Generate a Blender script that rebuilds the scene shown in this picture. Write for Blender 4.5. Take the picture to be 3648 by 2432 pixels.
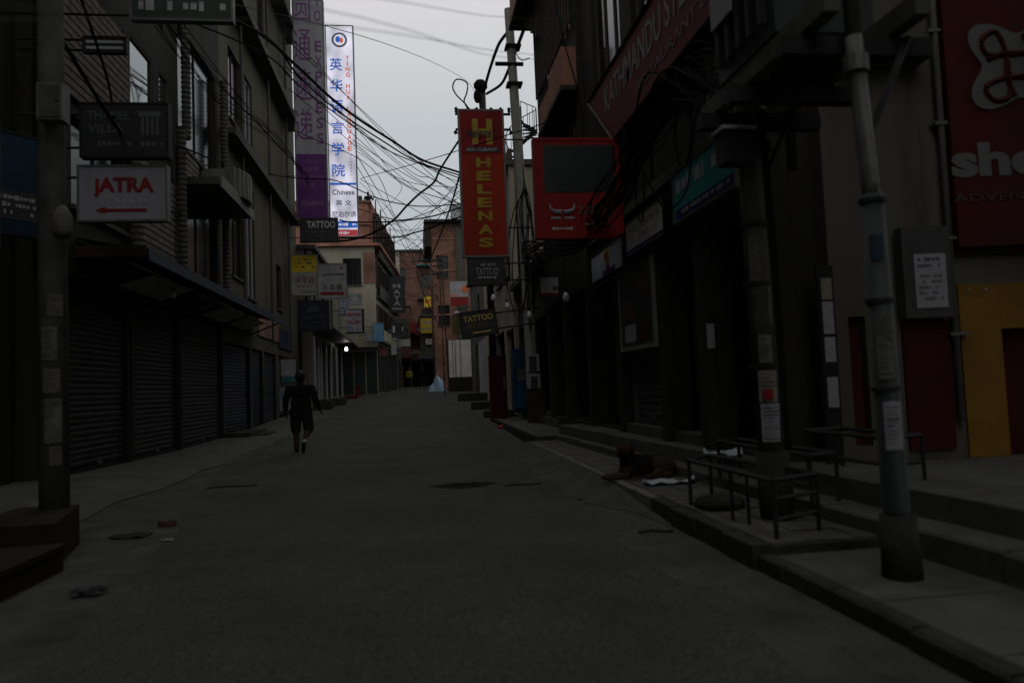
import bpy, bmesh, math, random
from mathutils import Vector, Matrix
R = math.radians
random.seed(7)
for o in list(bpy.data.objects): bpy.data.objects.remove(o)
sc = bpy.context.scene
COL = sc.collection

# ---------------------------------------------------------------- camera, sky, sun, exposure
cam_d = bpy.data.cameras.new('camera'); cam = bpy.data.objects.new('camera', cam_d); COL.objects.link(cam)
yaw, pit, rol = R(7.6), R(3.4), R(2.3)
F = Vector((math.sin(yaw)*math.cos(pit), math.cos(yaw)*math.cos(pit), math.sin(pit)))
r0 = Vector((math.cos(yaw), -math.sin(yaw), 0)); u0 = r0.cross(F)
Rv = math.cos(rol)*r0 - math.sin(rol)*u0; Uv = math.sin(rol)*r0 + math.cos(rol)*u0
M = Matrix((Rv, Uv, -F)).transposed().to_4x4(); M.translation = (0, 0, 1.3)
cam.matrix_world = M
cam_d.sensor_width = 36; cam_d.lens = 26.02; cam_d.clip_start = .05; cam_d.clip_end = 2000
cam_d.dof.use_dof = True; cam_d.dof.focus_distance = 30; cam_d.dof.aperture_fstop = 1.25
sc.camera = cam

W = bpy.data.worlds.new('World'); sc.world = W; W.use_nodes = True
nt = W.node_tree; nt.nodes.clear()
def N(t, **k):
    n = nt.nodes.new(t)
    for a, b in k.items(): setattr(n, a, b)
    return n
SUN_EL, SUN_AZ = R(35), R(200)
sky = N('ShaderNodeTexSky', sky_type='NISHITA'); sky.sun_disc = False
sky.sun_elevation = SUN_EL; sky.sun_rotation = SUN_AZ; sky.dust_density = 4
tc = N('ShaderNodeTexCoord'); sep = N('ShaderNodeSeparateXYZ')
nt.links.new(tc.outputs['Generated'], sep.inputs[0])
ramp = N('ShaderNodeValToRGB')                       # overcast: darker at the horizon, brighter towards the zenith
ramp.color_ramp.elements[0].position = 0.0; ramp.color_ramp.elements[0].color = (.45, .5, .53, 1)
ramp.color_ramp.elements[1].position = 1.0; ramp.color_ramp.elements[1].color = (.64, .635, .65, 1)
e_ = ramp.color_ramp.elements.new(.33); e_.color = (.59, .63, .655, 1)
e_ = ramp.color_ramp.elements.new(.53); e_.color = (.86, .825, .835, 1)
nt.links.new(sep.outputs['Z'], ramp.inputs[0])
cl = N('ShaderNodeTexNoise'); cl.inputs['Scale'].default_value = 2.2; cl.inputs['Detail'].default_value = 5
nt.links.new(tc.outputs['Generated'], cl.inputs['Vector'])
clm = N('ShaderNodeMapRange'); clm.inputs['To Min'].default_value = .93; clm.inputs['To Max'].default_value = 1.07
nt.links.new(cl.outputs['Fac'], clm.inputs['Value'])
mul = N('ShaderNodeMix', data_type='RGBA', blend_type='MULTIPLY'); mul.inputs['Factor'].default_value = 1
nt.links.new(ramp.outputs[0], mul.inputs['A']); nt.links.new(clm.outputs[0], mul.inputs['B'])
bg1 = N('ShaderNodeBackground'); bg1.inputs['Strength'].default_value = .95
bg2 = N('ShaderNodeBackground'); bg2.inputs['Strength'].default_value = .05
nt.links.new(mul.outputs['Result'], bg1.inputs['Color']); nt.links.new(sky.outputs[0], bg2.inputs['Color'])
mx = N('ShaderNodeMixShader'); mx.inputs[0].default_value = .08
nt.links.new(bg1.outputs[0], mx.inputs[1]); nt.links.new(bg2.outputs[0], mx.inputs[2])
out = N('ShaderNodeOutputWorld'); nt.links.new(mx.outputs[0], out.inputs[0])

sd = bpy.data.lights.new('sun', 'SUN'); sun = bpy.data.objects.new('sun', sd); COL.objects.link(sun)
sd.energy = .08; sd.angle = R(40); sd.color = (1, .95, .9)
sun.rotation_euler = (R(90)-SUN_EL, 0, -SUN_AZ+math.pi); sun.location = (0, 0, 60)
vs = sc.view_settings; vs.view_transform = 'Standard'; vs.look = 'None'; vs.gamma = 1; vs.exposure = 0.0
try: vs.use_curve_mapping = False
except Exception: pass
sc.cycles.use_denoising = True
sc.cycles.max_bounces = 5; sc.cycles.diffuse_bounces = 3; sc.cycles.glossy_bounces = 3

# ---------------------------------------------------------------- materials
MATS = {}
def mat(name, col, rough=.8, var=.25, scale=3., bump=0., spec=.3, metal=0., stain=None, emit=None, streak=False):
    if name in MATS: return MATS[name]
    m = bpy.data.materials.new(name); MATS[name] = m; m.use_nodes = True
    t = m.node_tree; b = t.nodes['Principled BSDF']
    b.inputs['Roughness'].default_value = rough; b.inputs['Specular IOR Level'].default_value = spec
    b.inputs['Metallic'].default_value = metal
    g = t.nodes.new('ShaderNodeNewGeometry')
    mp = t.nodes.new('ShaderNodeMapping'); t.links.new(g.outputs['Position'], mp.inputs['Vector'])
    if streak: mp.inputs['Scale'].default_value = (1, 1, .12)
    n1 = t.nodes.new('ShaderNodeTexNoise'); n1.inputs['Scale'].default_value = scale; n1.inputs['Detail'].default_value = 7
    n1.inputs['Roughness'].default_value = .65
    t.links.new(mp.outputs[0], n1.inputs['Vector'])
    r = t.nodes.new('ShaderNodeMapRange'); r.inputs['From Min'].default_value = .3; r.inputs['From Max'].default_value = .7
    r.inputs['To Min'].default_value = 1-var; r.inputs['To Max'].default_value = 1+var
    t.links.new(n1.outputs['Fac'], r.inputs['Value'])
    x = t.nodes.new('ShaderNodeMix'); x.data_type = 'RGBA'; x.blend_type = 'MULTIPLY'; x.inputs['Factor'].default_value = 1
    x.inputs['A'].default_value = (*col, 1); t.links.new(r.outputs[0], x.inputs['B'])
    res = x.outputs['Result']
    if stain:
        n2 = t.nodes.new('ShaderNodeTexNoise'); n2.inputs['Scale'].default_value = stain[1]; n2.inputs['Detail'].default_value = 8
        n2.inputs['Roughness'].default_value = .7
        t.links.new(mp.outputs[0], n2.inputs['Vector'])
        rr = t.nodes.new('ShaderNodeMapRange'); rr.inputs['From Min'].default_value = stain[2]; rr.inputs['From Max'].default_value = stain[2]+.12
        t.links.new(n2.outputs['Fac'], rr.inputs['Value'])
        y = t.nodes.new('ShaderNodeMix'); y.data_type = 'RGBA'; y.inputs['B'].default_value = (*stain[0], 1)
        t.links.new(rr.outputs[0], y.inputs['Factor']); t.links.new(res, y.inputs['A']); res = y.outputs['Result']
    t.links.new(res, b.inputs['Base Color'])
    if bump:
        bp = t.nodes.new('ShaderNodeBump'); bp.inputs['Strength'].default_value = bump; bp.inputs['Distance'].default_value = .02
        n3 = t.nodes.new('ShaderNodeTexNoise'); n3.inputs['Scale'].default_value = scale*9; n3.inputs['Detail'].default_value = 5
        t.links.new(g.outputs['Position'], n3.inputs['Vector']); t.links.new(n3.outputs['Fac'], bp.inputs['Height'])
        t.links.new(bp.outputs[0], b.inputs['Normal'])
    if emit:
        b.inputs['Emission Color'].default_value = (*emit[0], 1); b.inputs['Emission Strength'].default_value = emit[1]
    return m

def brickmat(name, c1, c2, mortar, sc_=1.):
    m = bpy.data.materials.new(name); MATS[name] = m; m.use_nodes = True
    t = m.node_tree; b = t.nodes['Principled BSDF']; b.inputs['Roughness'].default_value = .9
    b.inputs['Specular IOR Level'].default_value = .2
    g = t.nodes.new('ShaderNodeNewGeometry'); s = t.nodes.new('ShaderNodeSeparateXYZ'); t.links.new(g.outputs['Position'], s.inputs[0])
    a = t.nodes.new('ShaderNodeMath'); t.links.new(s.outputs[0], a.inputs[0]); t.links.new(s.outputs[1], a.inputs[1])
    c = t.nodes.new('ShaderNodeCombineXYZ'); t.links.new(a.outputs[0], c.inputs[0]); t.links.new(s.outputs[2], c.inputs[1])
    k = t.nodes.new('ShaderNodeTexBrick'); k.inputs['Scale'].default_value = sc_
    k.inputs['Brick Width'].default_value = .24; k.inputs['Row Height'].default_value = .075; k.inputs['Mortar Size'].default_value = .009
    k.inputs['Color1'].default_value = (*c1, 1); k.inputs['Color2'].default_value = (*c2, 1); k.inputs['Mortar'].default_value = (*mortar, 1)
    t.links.new(c.outputs[0], k.inputs['Vector'])
    n = t.nodes.new('ShaderNodeTexNoise'); n.inputs['Scale'].default_value = .8; n.inputs['Detail'].default_value = 8
    t.links.new(g.outputs['Position'], n.inputs['Vector'])
    r = t.nodes.new('ShaderNodeMapRange'); r.inputs['From Min'].default_value = .3; r.inputs['From Max'].default_value = .7
    r.inputs['To Min'].default_value = .55; r.inputs['To Max'].default_value = 1.35; t.links.new(n.outputs['Fac'], r.inputs['Value'])
    x = t.nodes.new('ShaderNodeMix'); x.data_type = 'RGBA'; x.blend_type = 'MULTIPLY'; x.inputs['Factor'].default_value = 1
    t.links.new(k.outputs['Color'], x.inputs['A']); t.links.new(r.outputs[0], x.inputs['B'])
    t.links.new(x.outputs['Result'], b.inputs['Base Color'])
    return m

def asphalt():
    m = mat('asphalt', (.042, .046, .037), .9, .3, .7, .8, .2, stain=((.062, .063, .052), .45, .57))
    t = m.node_tree; b = t.nodes['Principled BSDF']; src = b.inputs['Base Color'].links[0].from_socket
    g = t.nodes.new('ShaderNodeNewGeometry')
    def mulc(sock, fac, lo, hi, a, c):
        r = t.nodes.new('ShaderNodeMapRange'); r.inputs['From Min'].default_value = a; r.inputs['From Max'].default_value = c
        r.inputs['To Min'].default_value = lo; r.inputs['To Max'].default_value = hi; t.links.new(fac, r.inputs['Value'])
        x = t.nodes.new('ShaderNodeMix'); x.data_type = 'RGBA'; x.blend_type = 'MULTIPLY'; x.inputs['Factor'].default_value = 1
        t.links.new(sock, x.inputs['A']); t.links.new(r.outputs[0], x.inputs['B']); return x.outputs['Result']
    def tex(kind, scale, out_, **k):
        n = t.nodes.new(kind); n.inputs['Scale'].default_value = scale
        for a, c in k.items(): setattr(n, a, c)
        t.links.new(g.outputs['Position'], n.inputs['Vector']); return n.outputs[out_]
    src = mulc(src, tex('ShaderNodeTexNoise', 42, 'Fac'), .55, 1.45, .32, .68)             # aggregate
    src = mulc(src, tex('ShaderNodeTexVoronoi', 130, 'Distance'), .8, 1.25, .1, .6)
    cr = t.nodes.new('ShaderNodeTexVoronoi'); cr.feature = 'DISTANCE_TO_EDGE'; cr.inputs['Scale'].default_value = .55     # cracks
    w = t.nodes.new('ShaderNodeTexNoise'); w.inputs['Scale'].default_value = 2.2; w.inputs['Detail'].default_value = 6
    t.links.new(g.outputs['Position'], w.inputs['Vector'])
    ad = t.nodes.new('ShaderNodeMix'); ad.data_type = 'RGBA'; ad.blend_type = 'ADD'; ad.inputs['Factor'].default_value = .9
    t.links.new(g.outputs['Position'], ad.inputs['A']); t.links.new(w.outputs['Color'], ad.inputs['B']); t.links.new(ad.outputs['Result'], cr.inputs['Vector'])
    mk = tex('ShaderNodeTexNoise', .35, 'Fac')
    dv = t.nodes.new('ShaderNodeMath'); dv.operation = 'ADD'; t.links.new(cr.outputs['Distance'], dv.inputs[0])
    mm = t.nodes.new('ShaderNodeMapRange'); mm.inputs['From Min'].default_value = .5; mm.inputs['From Max'].default_value = .6; mm.inputs['To Min'].default_value = .05; mm.inputs['To Max'].default_value = 0
    t.links.new(mk, mm.inputs['Value']); t.links.new(mm.outputs[0], dv.inputs[1])
    src = mulc(src, dv.outputs[0], .35, 1, .0, .014)
    t.links.new(src, b.inputs['Base Color']); return m
ASPH = asphalt()
DUST = mat('dusty_concrete_ground', (.058, .06, .049), .9, .4, 2.2, .9, .2, stain=((.032, .033, .028), .8, .58))
CONC = mat('concrete', (.075, .076, .064), .9, .3, 1.5, .4, .2, stain=((.055, .055, .048), .9, .58))
STEP = mat('step_concrete', (.075, .076, .065), .85, .3, 2, .3, .25, stain=((.042, .042, .036), 1.1, .56))
KERB = mat('kerb_stone', (.035, .036, .031), .9, .35, 3, .5, .15)
PAVE = mat('paving_stone', (.085, .085, .074), .85, .35, 4, .4, .25)
POLEC = mat('pole_concrete', (.08, .08, .07), .9, .35, 5, .3, .2, stain=((.04, .04, .035), 4, .55))
STEELG = mat('pole_green_steel', (.025, .034, .03), .6, .4, 6, .1, .4)
STEELW = mat('pole_grey_paint', (.085, .088, .08), .5, .3, 6, .1, .5)
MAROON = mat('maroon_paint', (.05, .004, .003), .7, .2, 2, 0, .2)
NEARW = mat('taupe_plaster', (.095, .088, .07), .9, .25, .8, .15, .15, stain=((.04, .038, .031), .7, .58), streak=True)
DKMETAL = mat('dark_metal', (.018, .019, .018), .7, .3, 8, 0, .2)
GALV = mat('galvanised_metal', (.12, .125, .12), .55, .3, 6, 0, .5, .3)
RUST = mat('rusty_steel', (.07, .035, .025), .8, .5, 9, .2, .3)
BLACK = mat('black_rubber', (.009, .009, .009), .9, .2, 10, 0, .05)
GREYCAB = mat('grey_cable', (.06, .06, .06), .6, .2, 10, 0, .3)
TEALCAB = mat('teal_cable', (.02, .09, .08), .5, .2, 10)
DULLB = mat('dull_blue_vinyl', (.011, .033, .055), .6, .25, 3)
BLACKP = mat('black_sign_paint', (.014, .015, .017), .5, .3, 5, 0, .4)
WHITEP = mat('white_sign_vinyl', (.28, .28, .3), .6, .2, 2, 0, .2, stain=((.22, .22, .22), 2.2, .58), streak=True)
OFFW = mat('old_white_vinyl', (.3, .3, .3), .6, .25, 3, 0, .3, stain=((.17, .165, .15), 2, .6))
REDP = mat('red_sign_vinyl', (.22, .008, .008), .6, .25, 1.5, 0, .2, stain=((.17, .007, .007), 1.5, .6), streak=True)
REDD = mat('dark_red_paint', (.2, .01, .008), .6, .25, 3, 0, .3)
ORED = mat('orange_red_vinyl', (.3, .022, .006), .6, .25, 1.4, 0, .2, stain=((.24, .02, .008), 1.2, .6), streak=True)
YELP = mat('yellow_vinyl', (.6, .42, .02), .55, .15, 3, 0, .3)
YELW = mat('yellow_paint', (.17, .085, .006), .7, .25, 2, .1, .3)
GOLD = mat('gold_lettering', (.45, .33, .06), .5, .2, 4)
BLUEP = mat('blue_vinyl', (.02, .12, .4), .5, .2, 3)
LBLUE = mat('light_blue_vinyl', (.06, .24, .42), .55, .25, 3)
NAVY = mat('navy_print', (.01, .02, .12), .5, .2, 3)
PURP = mat('purple_vinyl', (.1, .02, .14), .5, .15, 3)
GREENP = mat('teal_green_vinyl', (.03, .33, .31), .5, .2, 2)
FASW = mat('fascia_white', (.55, .56, .55), .5, .15, 3)
GREYL = mat('grey_lettering', (.4, .41, .42), .5, .1, 3)
ORANGE = mat('orange_lettering', (.55, .12, .03), .5, .1, 3)
PAPER = mat('paper', (.26, .26, .28), .8, .15, 8)
PAPERT = mat('tan_paper', (.2, .165, .13), .85, .25, 8)
BILL = mat('weathered_bill', (.11, .11, .1), .85, .5, 9, stain=((.07, .07, .065), 12, .52))
BILL2 = mat('torn_bill', (.1, .095, .085), .85, .5, 9, stain=((.06, .06, .055), 14, .5))
INK = mat('ink', (.05, .05, .06), .8, .1, 8)
BEIGE = mat('beige_plaster', (.075, .071, .046), .9, .2, .8, .15, .2, stain=((.06, .055, .04), .7, .6), streak=True)
CREAM = mat('cream_plaster', (.34, .31, .24), .9, .25, .8, .15, .2, stain=((.18, .165, .13), .8, .56), streak=True)
GREYPL = mat('grey_plaster', (.075, .073, .062), .9, .25, .8, .15, .2, stain=((.045, .044, .036), .7, .56), streak=True)
PALEB = mat('pale_painted_plaster', (.16, .16, .14), .9, .3, 1, .1, .2, stain=((.08, .08, .07), 1, .58), streak=True)
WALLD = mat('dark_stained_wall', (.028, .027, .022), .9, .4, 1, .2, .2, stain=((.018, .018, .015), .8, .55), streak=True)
SALMON = mat('salmon_plaster', (.3, .15, .1), .9, .2, 1, .1, .2, stain=((.25, .13, .09), .8, .6), streak=True)
WOODD = mat('dark_wood', (.035, .024, .017), .75, .5, 6, .2, .3)
WOODM = mat('weathered_wood_slat', (.14, .12, .1), .85, .4, 6, .2, .2)
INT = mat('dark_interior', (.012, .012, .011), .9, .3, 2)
SHG = mat('green_black_shutter_steel', (.009, .012, .011), .6, .5, 3, 0, .4, .2, streak=True)
SHB = mat('blue_shutter_steel', (.012, .017, .03), .6, .45, 3, 0, .4, .2, streak=True)
SHY = mat('grey_shutter_steel', (.06, .065, .064), .6, .45, 3, 0, .4, .2, streak=True)
for m_ in (SHG, SHB, SHY):                     # every slat a little different: faded, dusty
    t_ = m_.node_tree; b_ = t_.nodes['Principled BSDF']; so_ = b_.inputs['Base Color'].links[0].from_socket
    oi_ = t_.nodes.new('ShaderNodeObjectInfo'); r_ = t_.nodes.new('ShaderNodeMapRange'); r_.inputs['To Min'].default_value = .65; r_.inputs['To Max'].default_value = 1.4
    t_.links.new(oi_.outputs['Random'], r_.inputs['Value']); x_ = t_.nodes.new('ShaderNodeMix'); x_.data_type = 'RGBA'; x_.blend_type = 'MULTIPLY'; x_.inputs['Factor'].default_value = 1
    t_.links.new(so_, x_.inputs['A']); t_.links.new(r_.outputs[0], x_.inputs['B']); t_.links.new(x_.outputs['Result'], b_.inputs['Base Color'])
TIN = mat('tin_awning_sheet', (.03, .033, .035), .6, .4, 3, 0, .3, .2)
TINB = mat('blue_awning_trim', (.017, .025, .042), .6, .3, 3)
TARP = mat('blue_white_tarpaulin', (.3, .42, .55), .6, .25, 4, 0, .3)
GATEW = mat('white_gate_paint', (.84, .8, .78), .7, .12, 1.5, 0, .2)
TEALW = mat('teal_paint', (.03, .14, .13), .8, .3, 1)
REDROOF = mat('red_awning_sheet', (.15, .018, .02), .7, .3, 2)
LEAF = mat('leaf_green', (.035, .06, .022), .7, .4, 5)
BRICK = brickmat('brick_red', (.42, .16, .1), (.33, .12, .075), (.3, .24, .2))
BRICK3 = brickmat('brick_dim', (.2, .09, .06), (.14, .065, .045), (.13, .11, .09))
BRICK2 = brickmat('brick_brown', (.26, .12, .075), (.2, .09, .055), (.2, .16, .13))
GLASS = mat('window_glass', (.25, .27, .28), .04, .02, 2, 0, .9, .9)
GLASSD = mat('dark_window_glass', (.01, .011, .012), .15, .1, 2, 0, .5)
SKIN = mat('skin', (.035, .021, .015), .6, .1, 10)
HAIR = mat('black_hair', (.01, .009, .008), .6, .2, 20)
CLOTHB = mat('black_cloth', (.01, .0105, .012), .9, .2, 12, .2, .1)
CLOTHS = mat('charcoal_shorts_cloth', (.013, .014, .015), .9, .2, 12, .2, .1)
CLOTHY = mat('yellow_jacket_cloth', (.33, .3, .03), .9, .2, 12)
CLOTHN = mat('dark_trouser_cloth', (.02, .022, .028), .9, .2, 12)
SOCK = mat('white_sock_cloth', (.3, .3, .31), .9, .1, 12)
FURB = mat('black_fur', (.008, .007, .0065), .9, .4, 30, .5, .1)
FURT = mat('tan_fur', (.05, .034, .022), .9, .4, 30, .5, .1)
FURR = mat('brown_fur', (.045, .026, .017), .9, .4, 30, .5, .1)
CUSH = mat('olive_cushion_cloth', (.03, .03, .022), .95, .3, 10, .2, .1)
BULBG = mat('white_bulb_glass', (.6, .6, .6), .25, .05, 5, 0, .5)
BULBON = mat('lit_bulb', (.9, .9, .9), .4, .0, 5, 0, .2, emit=((1, .98, .92), 14))
# backlit lightbox of the tall sign: tubes behind the sheet make it uneven
def lightbox():
    m = bpy.data.materials.new('backlit_white_sheet'); m.use_nodes = True; t = m.node_tree; b = t.nodes['Principled BSDF']
    b.inputs['Base Color'].default_value = (.6, .6, .66, 1); b.inputs['Roughness'].default_value = .5
    g = t.nodes.new('ShaderNodeNewGeometry'); mp = t.nodes.new('ShaderNodeMapping'); mp.inputs['Scale'].default_value = (1.3, 0, .75)
    n = t.nodes.new('ShaderNodeTexNoise'); n.inputs['Scale'].default_value = 1.; n.inputs['Detail'].default_value = 1
    t.links.new(g.outputs['Position'], mp.inputs[0]); t.links.new(mp.outputs[0], n.inputs['Vector'])
    r = t.nodes.new('ShaderNodeMapRange'); r.inputs['From Min'].default_value = .35; r.inputs['From Max'].default_value = .68
    r.inputs['To Min'].default_value = .3; r.inputs['To Max'].default_value = .74
    t.links.new(n.outputs['Fac'], r.inputs['Value']); t.links.new(r.outputs[0], b.inputs['Emission Strength'])
    b.inputs['Emission Color'].default_value = (.86, .84, 1, 1)
    return m
LIGHTBOX = lightbox()
LB_BLUE = mat('backlit_blue_print', (.02, .1, .45), .5, .1, 3, emit=((.03, .14, .6), .5))
LB_ORANGE = mat('backlit_orange_print', (.5, .1, .03), .5, .1, 3, emit=((.7, .16, .06), .5))
LB_INK = mat('backlit_black_print', (.03, .03, .05), .5, .1, 3, emit=((.05, .05, .09), .5))
LB_RED = mat('backlit_red_print', (.4, .03, .03), .5, .1, 3, emit=((.5, .06, .06), .45))

# ---------------------------------------------------------------- mesh helpers
class Fr:                                   # a wall frame: u along the wall, n outwards, z up
    def __init__(s, O, u, n): s.O, s.u, s.n = O, u, n
    def __call__(s, u, n, z): return (s.O[0]+s.u[0]*u+s.n[0]*n, s.O[1]+s.u[1]*u+s.n[1]*n, z)
WORLD = Fr((0, 0), (1, 0), (0, 1))
class MB:
    def __init__(s): s.v = []; s.f = []
    def add(s, vs, fs):
        k = len(s.v); s.v += [tuple(p) for p in vs]; s.f += [tuple(i+k for i in f) for f in fs]; return s
    def box(s, x0, x1, y0, y1, z0, z1, fr=WORLD):
        vs = [fr(x, y, z) for z in (z0, z1) for y in (y0, y1) for x in (x0, x1)]
        return s.add(vs, [(0, 2, 3, 1), (4, 5, 7, 6), (0, 1, 5, 4), (2, 6, 7, 3), (0, 4, 6, 2), (1, 3, 7, 5)])
    def prism(s, pts, z0, z1):              # footprint polygon extruded; z may be functions
        n = len(pts); a = z0 if callable(z0) else (lambda p: z0); b = z1 if callable(z1) else (lambda p: z1)
        return s.add([(x, y, a((x, y))) for x, y in pts]+[(x, y, b((x, y))) for x, y in pts],
                     [tuple(range(n))[::-1], tuple(range(n, 2*n))]+[(i, (i+1) % n, n+(i+1) % n, n+i) for i in range(n)])
    def poly(s, pts, d):                    # planar polygon thickened by vector d
        n = len(pts); d = Vector(d); P = [Vector(p) for p in pts]
        return s.add(P+[p+d for p in P], [tuple(range(n)), tuple(range(2*n-1, n-1, -1))]+[(i, n+i, n+(i+1) % n, (i+1) % n) for i in range(n)])
    def tube(s, pts, r, k=6, cap=True):
        P = [Vector(p) for p in pts]; rr = r if isinstance(r, (list, tuple)) else [r]*len(P)
        rings = []
        for i, p in enumerate(P):
            d = (P[min(i+1, len(P)-1)]-P[max(i-1, 0)]).normalized()
            a = d.cross(Vector((0, 0, 1)));
            if a.length < .05: a = d.cross(Vector((0, 1, 0)))
            a.normalize(); b = d.cross(a)
            rings.append([p+rr[i]*(math.cos(2*math.pi*j/k)*a+math.sin(2*math.pi*j/k)*b) for j in range(k)])
        vs = [q for g in rings for q in g]; fs = []
        for i in range(len(P)-1):
            for j in range(k): fs.append((i*k+j, i*k+(j+1) % k, (i+1)*k+(j+1) % k, (i+1)*k+j))
        if cap: fs += [tuple(range(k))[::-1], tuple(range((len(P)-1)*k, len(P)*k))]
        return s.add(vs, fs)
    def bar(s, a, b, w):                    # square bar
        return s.tube([a, b], w*.7071, 4)
    def ball(s, c, r, k=8):
        c = Vector(c); r = r if isinstance(r, (list, tuple)) else (r, r, r); vs = []; fs = []
        m = k//2+1
        for i in range(m+1):
            t = math.pi*i/m
            for j in range(k): a = 2*math.pi*j/k; vs.append((c.x+r[0]*math.sin(t)*math.cos(a), c.y+r[1]*math.sin(t)*math.sin(a), c.z+r[2]*math.cos(t)))
        for i in range(m):
            for j in range(k): fs.append((i*k+j, (i+1)*k+j, (i+1)*k+(j+1) % k, i*k+(j+1) % k))
        return s.add(vs, fs)
    def build(s, name, m, parent=None, smooth=False, local=False):
        me = bpy.data.meshes.new(name)
        off = Vector((0, 0, 0)) if (parent is None or local) else Vector(origin(parent))
        me.from_pydata([tuple(Vector(p)-off) for p in s.v], [], s.f)
        bm = bmesh.new(); bm.from_mesh(me); bmesh.ops.remove_doubles(bm, verts=bm.verts, dist=1e-6)
        bmesh.ops.recalc_face_normals(bm, faces=bm.faces); bm.to_mesh(me); bm.free()
        if smooth: me.polygons.foreach_set('use_smooth', [True]*len(me.polygons))
        me.materials.append(m)
        o = bpy.data.objects.new(name, me); COL.objects.link(o)
        if parent is not None: o.parent = parent
        return o
def origin(o):
    p = Vector((0, 0, 0))
    while o is not None: p += o.location; o = o.parent
    return p
def tag(o, label, cat=None, group=None, kind=None):
    if label: o['label'] = label
    if cat: o['category'] = cat
    if group: o['group'] = group
    if kind: o['kind'] = kind
    return o
def thing(name, label, cat, loc=(0, 0, 0), rz=0, group=None):
    o = bpy.data.objects.new(name, None); COL.objects.link(o); o.location = loc; o.rotation_euler = (0, 0, rz)
    o.empty_display_size = .2
    return tag(o, label, cat, group)
def struct(name, mb, m): o = mb.build(name, m); o['kind'] = 'structure'; return o
def catmull(P, n=6):
    P = [Vector(p) for p in P]; Q = [2*P[0]-P[1]]+P+[2*P[-1]-P[-2]]; out_ = []
    for i in range(1, len(Q)-2):
        for j in range(n):
            t = j/n; a, b, c, d = Q[i-1:i+3]
            out_.append(.5*((2*b)+(c-a)*t+(2*a-5*b+4*c-d)*t*t+(3*b-a-3*c+d)*t**3))
    return out_+[P[-1]]
def text_mesh(s, bold=0.):
    c = bpy.data.curves.new('t', 'FONT'); c.body = s; c.align_x = 'CENTER'; c.align_y = 'CENTER'; c.extrude = .006; c.offset = bold
    c.resolution_u = 3
    o = bpy.data.objects.new('t', c); COL.objects.link(o)
    bpy.context.view_layer.update()
    me = bpy.data.meshes.new_from_object(o.evaluated_get(bpy.context.evaluated_depsgraph_get()))
    bpy.data.objects.remove(o); bpy.data.curves.remove(c)
    return me
def letter(parent, s, cx, cz, w, h, m, bold=0., y=0., shear=0., fr=None, name='lettering'):
    """writing fitted into w x h, facing local -y of its thing (or on the frame fr: u, n, z in world space)"""
    me = text_mesh(s, bold)
    xs = [v.co.x for v in me.vertices]; ys = [v.co.y for v in me.vertices]
    if not xs: return
    x0, x1, y0, y1 = min(xs), max(xs), min(ys), max(ys)
    sx, sy = w/max(x1-x0, 1e-4), h/max(y1-y0, 1e-4)
    off = origin(parent)
    for v in me.vertices:
        X = (v.co.x-(x0+x1)/2)*sx; Z = (v.co.y-(y0+y1)/2)*sy; D = v.co.z
        if fr is None: v.co = (cx+X+shear*Z, y-.004-D*.5, cz+Z)
        else: v.co = Vector(fr(cx+X, y+.004+D*.5, cz+Z))-off
    me.materials.clear(); me.materials.append(m)
    o = bpy.data.objects.new(name, me); COL.objects.link(o); o.parent = parent
    return o
def column_text(parent, s, cx, ztop, zbot, w, m, bold=0., gap=.25, y=0.):
    n = len(s); st = (ztop-zbot)/n
    for i, ch in enumerate(s):
        if ch == ' ': continue
        letter(parent, ch, cx, ztop-st*(i+.5), w*(.28 if ch in 'I1' else 1), st*(1-gap), m, bold, y, name='character')
def scrawl(parent, x0, x1, z0, z1, m, rows=1, y=0., fr=None, dens=.7, name='small_print'):
    """lines of writing too small to read in the photograph, as rows of little strokes"""
    mb = MB(); hh = (z1-z0)/rows
    for r in range(rows):
        x = x0; zc = z0+hh*(r+.5)
        while x < x1-.02:
            w = random.uniform(.25, .8)*hh*.8
            if random.random() < dens:
                h = hh*random.uniform(.3, .62)
                a, b = x, min(x+w*.85, x1)
                if fr is None: mb.box(a, b, y-.006, y-.003, zc-h/2, zc+h/2)
                else: mb.box(a, b, y+.003, y+.006, zc-h/2, zc+h/2, fr)
            x += w+hh*.08
    if mb.v:
        o = mb.build(name, m, parent, local=(fr is None)); o['kind'] = 'stuff'; return o
def sign(name, label, cx, Y, cz, w, h, face, frame, th=.1, rz=0, group=None, cat='sign', fw=.03, bracket=None):
    """a flat sign board facing -y (towards the camera) standing at its real distance"""
    t = thing(name, label, cat, (cx, Y, cz-h/2), rz, group)
    MB().box(-w/2+fw, w/2-fw, 0, th, fw, h-fw).build('panel', face, t, local=True)
    f = MB(); a = .012
    f.box(-w/2, -w/2+fw, -a, th+a, 0, h); f.box(w/2-fw, w/2, -a, th+a, 0, h)
    f.box(-w/2+fw, w/2-fw, -a, th+a, 0, fw); f.box(-w/2+fw, w/2-fw, -a, th+a, h-fw, h)
    f.build('frame', frame, t, local=True)
    if bracket:
        L = bracket
        for k, z in enumerate((.2*h, .8*h)):
            b = MB(); x0 = -w/2 if L < 0 else w/2
            b.bar((x0, th/2, z), (x0+L, th/2, z), .03); b.build('bracket', DKMETAL, t, local=True)
    return t
def cuts(a, b, ops, k): return sorted({a, b}|{max(a, min(b, o[k])) for o in ops}|{max(a, min(b, o[k+1])) for o in ops})
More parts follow.
